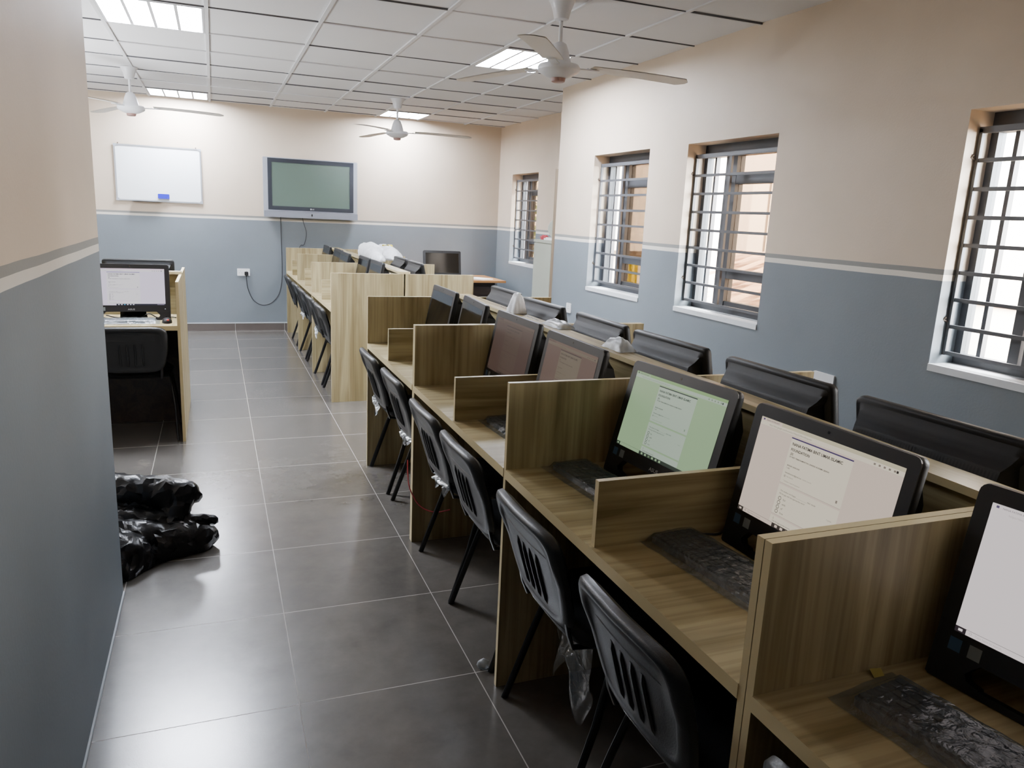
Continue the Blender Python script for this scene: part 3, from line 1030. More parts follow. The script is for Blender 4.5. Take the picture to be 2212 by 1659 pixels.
def aio_left(label, TL, TR, kind, tilt=0.2, **kw):
    (xl, yl), (xr, yr) = TL, TR
    mx, my = (xl + xr) / 2, (yl + yr) / 2
    ang = math.atan2(yr - yl, xr - xl)
    nx, ny = -math.sin(ang), math.cos(ang)      # local +y (away from the viewer)
    d = AH * math.sin(tilt)
    return make_aio(label, (mx - nx * d, my - ny * d, DH), ang, kind, tilt, **kw)
aio_left('black all-in-one computer with a blank white screen, cut off at the right edge', (1.275, 0.90), (1.345, 0.428), 'blank')
aio_left('black all-in-one computer showing a cream form page, second bay of the near row', (1.261, 1.50), (1.281, 1.024), 'cream', 0.19)
aio_left('black all-in-one computer showing a green-tinted form page', (1.250, 2.09), (1.297, 1.615), 'green', 0.26)
aio_left('black all-in-one computer with a dim pinkish form page, just beyond the green screen', (1.211, 2.70), (1.211, 2.224), 'dim')
aio_left('black all-in-one computer with a dark brown screen and very faint page', (1.222, 3.31), (1.231, 2.834), 'dimmer')
aio_left('black dark-screened computer, nearer of the two on the short carrel\'s aisle side', (1.252, 3.93), (1.212, 3.456), 'off')
aio_left('black dark-screened computer, farther of the two on the short carrel\'s aisle side', (1.240, 4.51), (1.237, 4.034), 'off')
FL = [('black dark-screened computer on the aisle side, right behind the pale end panel', 1.285, 6.54), ('black dark-screened computer, aisle side of the far row, second from the pale end panel', 1.285, 7.14),
      ('black dark-screened computer, aisle side of the far row, third from the pale end panel', 1.205, 7.76), ('black dark-screened computer, aisle side of the far row, fourth from the pale end panel', 1.224, 8.36),
      ('black dark-screened computer farthest down the aisle side, nearest the end wall', 1.195, 9.02)]
for lab, x, y in FL:
    aio_left(lab, (x, y + 0.238), (x + 0.006, y - 0.238), 'off', detail=False)

def aio_right(label, x, y, rot=0.0, **kw):
    return make_aio(label, (x, y, DH), R(90) + rot, 'off', 0.2, **kw)
RL = [('black computer seen from behind on the window side, at the right picture edge', 1.715, 1.29, 0.06), ('black computer seen from behind on the window side, below the blank wall plate', 1.705, 1.86, 0.03),
      ('black computer seen from behind on the window side, just beyond the green-tinted screen', 1.695, 2.46, 0.05), ('black computer seen from behind, just right below the small white wall socket', 1.685, 3.0, 0.0),
      ('black computer seen from behind on the window side, right of the upright white bag', 1.67, 3.63, 0.05), ('black computer seen from behind on the window side, left of the upright white bag', 1.70, 4.26, 0.0)]
for lab, x, y, r_ in RL:
    aio_right(lab, x, y, r_)
for lab, dx, dy in (('black computer seen from behind, window side of the far row, next to the end panel', 0.262, 0.33), ('black computer seen from behind, far row, just right of the heap of white bags', 0.270, 0.92),
                    ('black computer of the far row, mostly hidden by the heap of white bags', 0.262, 2.20)):
    x, y = far(dx, dy)
    aio_right(lab, x, y, FA, detail=False)
# left carrel
make_aio('black all-in-one computer showing a pale lilac form page at the left desk', (-0.535, 5.575, DH), R(0), 'left', 0.16)
make_aio('black all-in-one computer seen from behind, back to back with the left desk one', (-0.525, 6.25, DH), R(180), 'off', 0.2)
# teacher desk
make_aio('black dark-screened computer on the brown desk in the far corner', (2.62, 9.13, 0.752), R(-4), 'off', 0.2, group='all-in-one computer on the brown desk')

# ------------------------------------------------------------------ keyboards, mouse
def make_keyboard(label, loc, rotz, side=-1):
    t = thing('keyboard', label, 'keyboard', loc, rotz, 'keyboards still in their plastic film')
    MB().rbox(-0.220, 0.220, -0.066, 0.066, 0.001, 0.014, 0.010).build('keyboard_body', M['kbody'], t)
    k = MB()
    for r_ in range(6):
        y = 0.050 - r_ * 0.0195
        for c in range(20):
            x = -0.207 + c * 0.0218
            k.box(x - 0.0090, x + 0.0090, y - 0.0078, y + 0.0078, 0.014, 0.020)
    k.build('keycaps', M['key'], t)
    rg = random.Random(int(abs(loc[1]) * 1000))
    sx, sy = rg.random() * 50, rg.random() * 50
    def wrap(a, b):
        x = -0.25 + 0.5 * a
        y = -0.092 + 0.178 * b
        inx = min(1, max(0, (0.236 - abs(x)) / 0.02)); iny = min(1, max(0, (0.078 - abs(y)) / 0.016))
        h = 0.0225 * inx * iny
        nz = noise.noise(Vector((x * 38 + sx, y * 38 + sy, 0))) + 0.6 * noise.noise(Vector((x * 90 + sx, y * 90, 3)))
        return (x + 0.004 * noise.noise(Vector((y * 20, sx, 1))), y + 0.006 * noise.noise(Vector((x * 16 + sy, 0, 2))), 0.0015 + h + 0.0013 * (nz + 0.9) * (0.35 + 0.65 * inx * iny))
    MB().grid(wrap, 74, 28).build('plastic_wrap', M['filmk'], t, True, fixn=False, angle=180)
    return t
make_keyboard('black keyboard in clear film in front of the blank white screen', (1.088, 0.645, DH), R(-90 + 8))
make_keyboard('black keyboard in clear film in front of the cream form screen', (1.095, 1.325, DH), R(-90 + 6))
make_keyboard('black keyboard in clear film in front of the green-tinted screen', (1.075, 1.905, DH), R(-90 + 5))
make_keyboard('black keyboard in clear film in front of the dim pinkish screen', (1.045, 2.49, DH), R(-90 + 3))
make_keyboard('keyboard in bluish film in front of the lilac screen at the left desk', (-0.61, 5.475, DH), R(2))
ms = thing('computer_mouse', 'small black mouse glowing red beside the keyboard at the left desk', 'mouse', (-0.315, 5.455, DH), R(10))
def mshape(a, b):
    th = 2 * PI * a; ph = b * PI / 2
    return (0.031 * math.cos(th) * math.cos(ph), 0.052 * math.sin(th) * math.cos(ph), 0.002 + 0.034 * math.sin(ph) ** 0.8)
MB().grid(mshape, 24, 9, closeu=True).build('mouse_shell', M['mouse'], ms, True, angle=80)
MB().box(-0.006, 0.006, -0.047, -0.030, 0.022, 0.028).build('red_light', M['redglow'], ms)
MB().tube([(0, 0.015, 0.036), (0, 0.030, 0.035)], 0.005, 8).build('scroll_wheel', M['gloss'], ms)
def cable(name, label, pts, r, m='cord', sub=6):
    P = [Vector(p) for p in pts]
    out = []
    for i in range(len(P) - 1):
        p0 = P[max(i - 1, 0)]; p1 = P[i]; p2 = P[i + 1]; p3 = P[min(i + 2, len(P) - 1)]
        for k in range(sub):
            t_ = k / sub
            out.append(0.5 * ((2 * p1) + (p2 - p0) * t_ + (2 * p0 - 5 * p1 + 4 * p2 - p3) * t_ * t_ + (3 * p1 - p0 - 3 * p2 + p3) * t_ ** 3))
    out.append(P[-1])
    return tag(MB().tube(out, r, 7).build(name, M[m], None, True), label, 'cable')
cable('computer_cable', 'tangle of black cable under the lilac screen at the left desk', [(-0.70, 5.70, .80), (-0.62, 5.66, .788), (-0.56, 5.72, .80), (-0.50, 5.66, .788), (-0.44, 5.70, .81), (-0.38, 5.64, .79), (-0.33, 5.72, .788), (-0.27, 5.66, .788)], 0.004)
cable('computer_cable', 'thin black cable end beside the cream screen', [(1.16, 1.548 - .012, .786), (1.20, 1.525, .786), (1.235, 1.535, .787), (1.27, 1.52, .79)], 0.003)

# ------------------------------------------------------------------ chairs
def make_chair(label, loc, rotz, cover=0, group='black padded chairs at the carrel desks'):
    t = thing('chair', label, 'chair', loc, rotz, group)
    # seat pad
    def pad(a, b, hx, hy, top, th, ex=0.35):
        pass
    def spow(c, e):
        return math.copysign(abs(c) ** e, c)
    NS, NR = 40, 9
    def seatf(sgn):
        def f(a, b):
            th = 2 * PI * a
            x = 0.225 * spow(math.cos(th), 0.45) * b
            y = 0.215 * spow(math.sin(th), 0.45) * b
            h = 0.030 * (1 - b ** 6) ** 0.5 if b < 1 else 0.0
            z = 0.445 + sgn * h - (0.012 * (1 - (x / 0.225) ** 2) if sgn > 0 else 0) * (1 - b)
            return (x, y + 0.015, z)
        return f
    s_ = MB().grid(seatf(1), NS, NR, closeu=True).grid(seatf(-1), NS, NR, closeu=True)
    s_.build('seat', M['vinyl'], t, True, angle=60)
    # backrest: padded front, moulded shell behind with a rolled rim and pressed ribs
    zc, hz = 0.624, 0.158
    def lean(x, z, d):
        y = -0.205 - 0.30 * (z - 0.478) + 0.36 * x * x
        return (x, y + d, z)
    def outline(th):
        hx = 0.215
        x = spow(math.cos(th), 0.34); z = spow(math.sin(th), 0.34)
        w = hx * (1.0 + 0.04 * z) if z > 0 else hx * (1.0 + 0.14 * z)
        return x * w, z * hz
    def frontf(a, b):
        x, z = outline(2 * PI * a)
        x *= b; z *= b
        d = 0.026 * max(0.0, 1 - b ** 5) ** 0.5
        return lean(x, zc + z, d)
    def backf(a, b):
        x, z = outline(2 * PI * a)
        x *= b; z *= b
        rim = 0.013 * max(0.0, 1 - ((b - 0.88) / 0.12) ** 2) if b > 0.76 else 0.0
        d = -0.012 - rim * (1.25 if z > 0.02 else 0.55)
        if b >= 0.999:
            d = 0.0
        return lean(x, zc + z, d)
    bk = MB().grid(frontf, 56, 10, closeu=True)
    bo = bk.build('backrest', M['vinyl'], t, True, angle=70)
    sh = MB()
    nb = [0.001, 0.3, 0.6, 0.78, 0.80, 0.83, 0.87, 0.90, 0.93, 0.96, 0.985, 1.0]
    vs = [backf(i / 56, b) for b in nb for i in range(56)]
    sh.add(vs, [(j * 56 + i, j * 56 + (i + 1) % 56, (j + 1) * 56 + (i + 1) % 56, (j + 1) * 56 + i) for j in range(len(nb) - 1) for i in range(56)])
    sh.build('back_shell', M['vinyl'], t, True, angle=60)
    rb = MB()
    for x in (-0.066, -0.022, 0.022, 0.066):
        rb.tube([lean(x, 0.515, -0.008), lean(x, 0.530, -0.0135), lean(x, 0.60, -0.0145), lean(x, 0.650, -0.0135), lean(x, 0.668, -0.008)], 0.006, 6)
    for z in (0.690,):
        rb.tube([lean(0.14 * (2 * i / 8 - 1), z, -0.011) for i in range(9)], 0.003, 6)
    part_label(rb.build('back_ribs', M['vinyl'], t, True), 'raised ribs pressed into the back shell')
    for s in (-1, 1):
        MB().tube([(s * 0.250, -0.215, 0.0), (s * 0.238, -0.140, 0.22), (s * 0.215, -0.085, 0.400), (s * 0.205, -0.06, 0.418)], 0.0125, 10, r2=0.0085).build('rear_leg', M['steel'], t, True)
        MB().tube([(s * 0.250, 0.250, 0.0), (s * 0.236, 0.16, 0.22), (s * 0.215, 0.075, 0.400), (s * 0.205, 0.05, 0.418)], 0.0125, 10, r2=0.0085).build('front_leg', M['steel'], t, True)
        MB().tube([(s * 0.165, -0.10, 0.418), (s * 0.165, -0.19, 0.428), (s * 0.168, -0.205, 0.47), (s * 0.168, lean(0.168, 0.60, 0)[1] - 0.004, 0.60)], 0.010, 8, r2=0.007).build('back_support', M['steel'], t, True)
    fr = MB()
    for y in (-0.055, 0.048):
        fr.tube([(-0.21, y, 0.412), (0.21, y, 0.412)], 0.009, 8)
    fr.build('seat_frame', M['steel'], t, True)
    if cover:
        rg = random.Random(cover)
        def rag(a, b):
            x = (-0.19 if cover % 2 else -0.02) + 0.19 * a
            k = 0.016 + 0.040 * abs(noise.noise(Vector((a * 5 + cover, 0, cover)))) + (0.04 if cover % 2 and a > 0.6 else 0)
            y0 = lean(x, 0.478, -0.012)[1]
            return (x, y0 - 0.010 * math.sin(b * 9 + a * 14) - 0.012 * b, 0.488 - k * b * (1.2 + 0.5 * math.sin(a * 21 + cover)) - 0.01)
        part_label(MB().grid(rag, 26, 7).build('plastic_cover', M['filmw'], t, True, fixn=False, angle=180), 'torn end of the clear plastic cover')
    return t
CH = [('black chair at the bay of the blank white screen, cut off at the bottom', 1.07, 0.61, 0),
      ('black chair tucked at the bay of the cream form screen, frontmost large chair', 1.06, 1.255, 0),
      ('black chair tucked at the bay of the green-tinted screen', 1.065, 1.835, 0),
      ('black chair tucked at the bay of the dim pinkish screen', 1.070, 2.485, 0),
      ('black chair tucked at the bay of the dark brown screen with faint page', 1.075, 3.00, 2),
      ('black chair in the nearer bay of the short carrel, beside its doubled partition', 1.085, 3.675, 4),
      ('black chair in the farther bay of the short carrel, against its end partition', 1.080, 4.275, 5)]
for lab, x, y, cv in CH:
    make_chair(lab, (x, y, 0), R(-90), cv)
for lab, dy, cv in (('black chair half hidden behind the pale end panel of the far row', 0.29, 0), ('black chair of the far row with torn plastic, second from the pale end panel', 0.90, 7),
                    ('black chair of the far row, third from the pale end panel', 1.52, 0), ('black chair of the far row with torn plastic, fourth from the pale end panel', 2.13, 8), ('black chair of the far row nearest the end wall', 2.98, 0)):
    x, y = far(-0.375, dy)
    make_chair(lab, (x, y, 0), R(-90) + FA, cv)
make_chair('black chair pushed under the left desk below the lilac screen', (-0.525, 5.57, 0), 0.0, 0)

# ------------------------------------------------------------------ end wall: whiteboard, television, socket
t = thing('whiteboard', 'white dry-wipe board with metal frame on the end wall', 'whiteboard', (-0.587, YW, 1.866))
hw, hh = 0.466, 0.318
MB().box(-hw + .014, hw - .014, -0.014, -0.002, -hh + .014, hh - .014).build('board_surface', M['board_white'], t)
f = MB()
f.box(-hw + .02, hw - .02, -0.020, 0, hh - 0.016, hh).box(-hw + .02, hw - .02, -0.020, 0, -hh, -hh + 0.016).box(-hw, -hw + 0.016, -0.020, 0, -hh + .02, hh - .02).box(hw - 0.016, hw, -0.020, 0, -hh + .02, hh - .02)
f.build('board_frame', M['alu'], t)
for sx in (-1, 1):
    for sz in (-1, 1):
        a, b = sorted((sx * hw, sx * (hw - 0.03))); c, d = sorted((sz * hh, sz * (hh - 0.03)))
        MB().rbox(a - 0.002 * (sx < 0), b + 0.002 * (sx > 0), -0.023, -0.001, c - .002 * (sz < 0), d + .002 * (sz > 0), 0.008, axis='y').build('corner_cap', M['silver'], t)
MB().box(-0.30, 0.01, -0.075, -0.020, -hh - 0.004, -hh + 0.002).box(-0.30, 0.01, -0.075, -0.071, -hh - 0.004, -hh + 0.012).build('pen_tray', M['alu'], t)
for x in (-0.42, 0.41):
    MB().tube([(x, -0.012, hh + 0.004), (x, 0.0, hh + 0.012)], 0.006, 8).build('fixing_screw', M['rust'], t)
e = thing('board_eraser', 'blue eraser stuck on the whiteboard just above the tray', 'eraser', (-0.548, YW - 0.0145, 1.613), 0)
MB().rbox(-0.062, 0.062, -0.040, -0.012, -0.024, 0.030, 0.008, axis='y').build('eraser_grip', M['eraser_blue'], e)
MB().box(-0.060, 0.060, -0.012, 0.0, -0.036, 0.028).build('felt_pad', M['felt'], e)

TVY = YW - 0.085
t = thing('television', 'wall-mounted silver and black television, switched off', 'television', (1.148, TVY, 1.795))
# front plane at y=0 (towards room is -y)
MB().rbox(-0.572, 0.572, -0.028, 0.05, -0.362, 0.352, 0.01, axis='y').build('casing', M['silver'], t)
b = MB()
ox0, ox1, oz0, oz1 = -0.520, 0.522, -0.275, 0.342
ix0, ix1, iz0, iz1 = -0.472, 0.474, -0.228, 0.294
b.box(ox0, ox1, -0.034, -0.028, iz1, oz1).box(ox0, ox1, -0.034, -0.028, oz0, iz0).box(ox0, ix0, -0.034, -0.028, iz0, iz1).box(ix1, ox1, -0.034, -0.028, iz0, iz1)
bo = b.build('bezel', M['tv_bezel'], t)
MB().box(ix0, ix1, -0.0305, -0.028, iz0, iz1).build('screen', M['tv_screen'], t)
MB().rbox(-0.570, 0.574, -0.046, -0.028, -0.364, -0.288, 0.006, axis='y').build('speaker_bar', M['speaker'], t)
MB().box(-0.003, 0.009, -0.0475, -0.046, -0.340, -0.312).build('remote_window', M['gloss'], t)
lg = MB()
def TTV(u, bb, v):
    return (u, -0.0345 + bb, v)
c = [(0.010 * math.cos(2 * PI * i / 16), 0.010 * math.sin(2 * PI * i / 16)) for i in range(16)]
lg.add([TTV(-0.008 + a, 0, -0.253 + z) for a, z in c], [tuple(range(16))])
put_text(lg, 'LG', 0.007, -0.260, 0.024, TTV, 0, 0.0, 0.02)
part_label(lg.build('logo', M['logo'], bo, fixn=False), 'small round maker badge under the screen')
MB().box(-0.25, 0.25, 0.05, 0.084, -0.2, 0.2).build('wall_bracket', M['steel'], t)

def socket_plate(name, label, loc, rotz, w, h, kind):
    t = thing(name, label, 'socket' if kind != 'blank' else 'wall plate', loc, rotz)
    MB().rbox(-w / 2, w / 2, -0.011, 0.0, -h / 2, h / 2, 0.006, axis='y').build('face_plate', M['white_pl'], t)
    d = MB()
    if kind == 'double':
        cs = [(-w * 0.23, -0.006), (w * 0.23, -0.006)]
        for x in (-0.013, 0.004):
            MB().box(x, x + 0.010, -0.0135, -0.011, 0.006, 0.024).build('switch', M['white_pl'], t)
    elif kind == 'single':
        cs = [(0.0, -0.006)]
    else:
        cs = []
    for cx, cz in cs:
        for dx, dz, a, bb in ((0, 0.020, 0.004, 0.007), (-0.012, 0.0, 0.006, 0.004), (0.012, 0.0, 0.006, 0.004)):
            d.box(cx + dx - a / 2 * 1.2, cx + dx + a / 2 * 1.2, -0.0116, -0.011, cz + dz - bb / 2 * 1.2, cz + dz + bb / 2 * 1.2)
    if cs:
        d.build('socket_holes', M['gap'], t)
    else:
        for x in (-w * 0.40, w * 0.40):
            d.tube([(x, -0.0125, 0), (x, -0.0105, 0)], 0.004, 8)
        d.build('plate_screws', M['rust'], t)
    return t
socket_plate('wall_socket', 'white double socket on the end wall with a black plug in it', (0.320, YW, 0.735), 0, 0.150, 0.090, 'double')
p = thing('power_plug', 'black plug in the right half of the end wall socket', 'plug', (0.352, YW - 0.0115, 0.722))
MB().rbox(-0.022, 0.022, -0.034, 0.0, -0.024, 0.022, 0.008, axis='y').build('plug_body', M['plug'], p)
MB().tube([(0, -0.02, -0.022), (0, -0.022, -0.045)], [0.008, 0.005], 8).build('strain_relief', M['plug'], p, True)
cable('power_cable', 'black cable looping from the television down to the wall socket', [(0.780, 10.135, 1.43), (0.782, 10.130, 1.15), (0.787, 10.13, 0.82), (0.778, 10.13, 0.62), (0.735, 10.13, 0.455), (0.640, 10.13, 0.350), (0.530, 10.13, 0.325), (0.430, 10.13, 0.385), (0.370, 10.128, 0.520), (0.353, 10.116, 0.640), (0.352, 10.113, 0.675)], 0.0055, 'cord', 8)
cable('signal_cable', 'thin black cable hanging from the television down behind the far desks', [(1.045, 10.125, 1.43), (1.058, 10.125, 1.37), (1.090, 10.125, 1.24), (1.062, 10.125, 1.105), (1.02, 10.12, 1.09), (0.995, 10.11, 1.03), (0.98, 10.09, 0.90), (0.975, 10.06, 0.45), (0.97, 10.05, 0.006)], 0.004, 'cord', 8)
socket_plate('wall_socket', 'small white single socket on the right wall below the second window', (XR, 6.325, 0.772), R(-90), 0.088, 0.088, 'single')
socket_plate('blank_plate', 'white blank double plate on the right wall between two windows', (XR, 3.105, 0.783), R(-90), 0.150, 0.092, 'blank')

# ------------------------------------------------------------------ far corner: brown desk, cabinet
t = thing('office_desk', 'orange-brown office desk in the far right corner', 'desk', (2.80, 9.68, 0))
MB().box(-0.70, 0.70, -0.45, 0.42, 0.725, 0.752).build('desktop', M['desk_brown'], t)
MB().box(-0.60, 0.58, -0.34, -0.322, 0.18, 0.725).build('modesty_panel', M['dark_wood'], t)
for x in (-0.62, 0.60):
    MB().box(x - 0.014, x + 0.014, -0.36, 0.38, 0.0, 0.725).build('side_panel', M['dark_wood'] if x < 0 else M['silver'], t)
# office papers
tag(MB().box(-0.11, 0.11, -0.14, 0.14, 0, 0.006).box(-0.10, 0.12, -0.13, 0.15, 0.006, 0.010).build('paper_stack', M['paper'], None, loc=(3.22, 9.46, 0.752), rot=(0, 0, R(35))), 'few white sheets on the brown desk in the far corner', 'paper')
t = thing('steel_cabinet', 'tall pale grey-green steel cabinet in the recess beyond the right wall corner', 'cabinet', (3.47, 7.30, 0))
MB().box(-0.20, 0.20, -0.46, 0.46, 0.04, 1.315).box(-0.19, 0.19, -0.44, 0.44, 0, 0.04).build('cabinet_body', M['cabinet'], t)
MB().box(-0.222, 0.204, -0.464, 0.464, 1.315, 1.345).build('cabinet_top', M['cabinet'], t)
for y0_, y1_, hy_ in ((-0.455, -0.003, -0.05), (0.003, 0.455, 0.05)):
    dd = MB().box(-0.218, -0.20, y0_, y1_, 0.05, 1.308).build('door', M['cabinet'], t)
    MB().box(-0.232, -0.218, hy_ - 0.008, hy_ + 0.008, 0.62, 0.74).build('door_handle', M['alu'], dd)
tag(MB().box(-0.09, 0.09, -0.12, 0.12, 0, 0.018).box(-0.08, 0.10, -0.11, 0.10, 0.018, 0.028).build('paper_stack', M['paper'], None, loc=(3.39, 7.46, 1.345), rot=(0, 0, R(12))), 'white papers lying on top of the steel cabinet', 'paper')
def crumple(name, label, cat, loc, sc, m, seed, parent=None, amp=0.35, fr=2.6, sub=4):
    bm = bmesh.new()
    bmesh.ops.create_icosphere(bm, subdivisions=sub, radius=1.0)
    for v in bm.verts:
        n1 = noise.noise(v.co * fr + Vector((seed, 0, 0)))
        n2 = 1 - abs(noise.noise(v.co * fr * 2.1 + Vector((0, seed, 0)))) * 2
        v.co *= 1 + amp * n1 + amp * 0.35 * n2
        v.co.x *= sc[0]; v.co.y *= sc[1]; v.co.z *= sc[2]
    zmin = min(v.co.z for v in bm.verts)
    for v in bm.verts:
        v.co.z = max(v.co.z, zmin * 0.72)
    zmin = min(v.co.z for v in bm.verts)
    for v in bm.verts:
        v.co.z -= zmin
    me = bpy.data.meshes.new(name); bm.to_mesh(me); bm.free()
    me.materials.append(M[m])
    me.polygons.foreach_set('use_smooth', [True] * len(me.polygons))
    o = bpy.data.objects.new(name, me); COL.objects.link(o); o.location = loc
    if parent:
        o.parent = parent
    else:
        tag(o, label, cat)
    return o
crumple('gift_wrap', 'crumpled red wrapping on top of the steel cabinet', 'wrapping', (3.31, 7.62, 1.345), (0.04, 0.05, 0.025), 'red', 4)
tag(MB().lathe([(0.005, 0.0), (0.10, 0.004), (0.135, 0.02), (0.13, 0.024), (0.09, 0.010), (0.005, 0.008)], 28).build('round_tray', M['cabinet'], None, True, loc=(3.40, 7.42, 1.45), rot=(R(58), R(-25), 0)), 'round dull metal tray leaning on the papers on the cabinet', 'tray')

# ------------------------------------------------------------------ bags and scraps
def fused(name, caps, voxel, disp, seed, mats, fr=9.0, deci=0.3):
    """several tapered lumps fused into one crumpled skin"""
    mb = MB()
    for a, b, ra, rb, sq in caps:
        a, b = Vector(a), Vector(b)
        n = 7
        d = (b - a); L = d.length
        P = [a - d / L * ra * 0.7] + [a.lerp(b, i / n) for i in range(n + 1)] + [b + d / L * rb * 0.7]
        rs = [ra * 0.3] + [ra + (rb - ra) * i / n for i in range(n + 1)] + [rb * 0.3]
        mb.tube(P, rs, 14)
    o = mb.build(name, mats, None, True)
    md = o.modifiers.new('r', 'REMESH'); md.mode = 'VOXEL'; md.voxel_size = voxel
    bpy.context.view_layer.update()
    dg = bpy.context.evaluated_depsgraph_get()
    me = bpy.data.meshes.new_from_object(o.evaluated_get(dg))
    o.modifiers.clear()
    old = o.data
    nr = [v.normal.copy() for v in me.vertices]
    for v, n in zip(me.vertices, nr):
        p = v.co * fr + Vector((seed, seed * 2, 0))
        k = (1 - 2 * abs(noise.noise(p))) * 0.6 + 0.5 * noise.noise(p * 2.3) + 0.35 * (1 - 2 * abs(noise.noise(p * 3.7)))
        v.co += n * (disp * k)
        if v.co.z < 0.003:
            v.co.z = 0.003 + 0.001 * noise.noise(p)
    me.polygons.foreach_set('use_smooth', [True] * len(me.polygons))
    me.materials.clear()
    for m_ in (mats if isinstance(mats, (list, tuple)) else [mats]):
        me.materials.append(m_)
    o.data = me
    bpy.data.meshes.remove(old)
    md = o.modifiers.new('d', 'DECIMATE'); md.ratio = deci
    bpy.context.view_layer.update()
    me2 = bpy.data.meshes.new_from_object(o.evaluated_get(bpy.context.evaluated_depsgraph_get()))
    o.modifiers.clear()
    me2.polygons.foreach_set('use_smooth', [True] * len(me2.polygons))
    me2.set_sharp_from_angle(angle=R(24))
    o.data = me2
    bpy.data.meshes.remove(me)
    return o
bag = fused('bin_bag', [((-0.85, 3.80, 0.26), (-0.24, 3.68, 0.235), 0.10, 0.072, 1), ((-0.24, 3.68, 0.25), (-0.150, 3.66, 0.225), 0.055, 0.058, 1), ((-0.18, 3.66, 0.23), (-0.24, 3.62, 0.12), 0.055, 0.05, 1),
                        ((-0.75, 3.62, 0.17), (-0.22, 3.60, 0.11), 0.12, 0.05, 1), ((-0.24, 3.62, 0.118), (-0.045, 3.62, 0.108), 0.032, 0.016, 1),
                        ((-0.62, 3.50, 0.10), (-0.06, 3.57, 0.050), 0.13, 0.042, 1), ((-0.30, 3.52, 0.03), (-0.10, 3.55, 0.02), 0.09, 0.04, 1), ((-0.72, 3.45, 0.08), (-0.36, 3.43, 0.04), 0.22, 0.09, 1), ((-0.62, 3.38, 0.03), (-0.42, 3.34, 0.02), 0.13, 0.07, 1),
                        ((-0.95, 3.65, 0.10), (-0.60, 3.62, 0.14), 0.14, 0.18, 1)], 0.010, 0.014, 3.0, M['bag_black'], 11.0, 0.16)
tag(bag, 'crumpled black bin bag slumped on the floor behind the left wall corner', 'bin bag')
# heap of white polythene on the far row
x0, y0 = far(0.035, 1.55)
b1 = fused('white_bag', [((0.02, 0.45, 0.05), (0.04, -0.10, 0.035), 0.085, 0.09, 1), ((0.06, 0.42, 0.09), (0.08, 0.10, 0.07), 0.06, 0.05, 1), ((0.0, -0.20, 0.02), (0.0, -0.45, 0.02), 0.06, 0.045, 1)], 0.011, 0.012, 8.0, M['foam'])
b1.location = (x0, y0, PH + PT + 0.004)
tag(b1, 'white polythene bag heaped on the far row, left one of the pair', 'bag')
x0, y0 = far(0.20, 1.60)
b2 = fused('white_bag', [((0.0, 0.20, 0.05), (0.0, -0.26, 0.04), 0.09, 0.085, 1), ((0.05, 0.1, 0.03), (0.06, -0.2, 0.02), 0.07, 0.06, 1)], 0.011, 0.012, 15.0, M['foam'])
b2.location = (x0, y0, PH + 0.02)
tag(b2, 'white polythene bag with a yellow label, right one of the heap', 'bag')
yl = MB().grid(lambda a, b: (0.0 + 0.10 * (a - 0.5) + .01, -0.04 + 0.10 * b, 0.135 + 0.012 * math.sin(a * 5 + b * 4)), 8, 8).build('yellow_label', M['yellow'], b2, True, fixn=False)
def sheet(name, label, loc, pts_fn, m='filmw', nu=18, nv=14, cat='plastic', rot=0):
    o = MB().grid(pts_fn, nu, nv).build(name, M[m], None, True, fixn=False, angle=180, loc=loc, rot=(0, 0, rot))
    return tag(o, label, cat)
def tent(w, d, h, sd, pk=0.5):
    def f(a, b):
        x = w * (a - 0.5); y = d * (b - 0.5)
        r_ = max(0.0, 1 - ((a - 0.5) * 2) ** 2) * max(0.0, 1 - ((b - pk) * 2) ** 2)
        return (x + 0.012 * noise.noise(Vector((b * 4, sd, 0))), y + 0.012 * noise.noise(Vector((a * 4, sd, 2))), 0.002 + h * r_ ** 0.6 + 0.012 * r_ * noise.noise(Vector((a * 6, b * 6, sd))))
    return f
sheet('white_bag', 'upright folded white bag standing on the spine shelf between two computer backs', (XC + 0.012, 3.66, PH + PT), tent(0.080, 0.11, 0.10, 2.0), 'foam', cat='bag')
sheet('plastic_sheet', 'milky plastic sheet on the spine shelf, before the backs below the wall socket', (XC + 0.03, 3.18, PH + PT), tent(0.09, 0.20, 0.03, 5.0))
sheet('plastic_sheet', 'milky plastic bag bulging on the spine shelf behind the dim pinkish screen', (XC + 0.02, 2.58, PH + PT), tent(0.08, 0.16, 0.045, 9.0))
sheet('plastic_sheet', 'clear plastic scrap on the desk behind the green-tinted computer', (1.36, 1.64, DH), tent(0.10, 0.10, 0.10, 11.0), 'film')
def hang(a, b):
    return (0.02 * noise.noise(Vector((a * 5, b * 3, 1))), -0.13 + 0.26 * a + 0.02 * noise.noise(Vector((b * 5, 0, 4))), -0.20 * b * (0.75 + 0.3 * math.sin(a * 7)) )
xh, yh = 1.06, 1.93
hb = sheet('plastic_bag', 'thin clear plastic bag hanging under the seat by the green-tinted screen', (0.99, 1.88, 0.0), lambda a, b: (0.03 * noise.noise(Vector((a * 5, b * 3, 1))), -0.12 + 0.24 * a, 0.36 - 0.30 * b * (0.75 + 0.25 * math.sin(a * 7))), 'film')
sheet('foam_block', 'small white foam piece behind the nearest aisle-side computer of the far row', (*far(-0.075, 0.22), DH), tent(0.08, 0.10, 0.27, 21.0), 'foam', cat='foam')
sc_ = MB().add([(-0.012, -0.008, 0.0015), (0.010, -0.010, 0.003), (0.014, 0.003, 0.010), (0.002, 0.012, 0.004), (-0.010, 0.007, 0.011)], [(0, 1, 2), (0, 2, 4), (2, 3, 4)])
tag(sc_.build('paper_scrap', mat('faded_yellow', (150, 136, 60), 0.7), None, loc=(1.105, 0.908, DH)), 'tiny torn yellow scrap on the desk under the nearest partition', 'scrap')
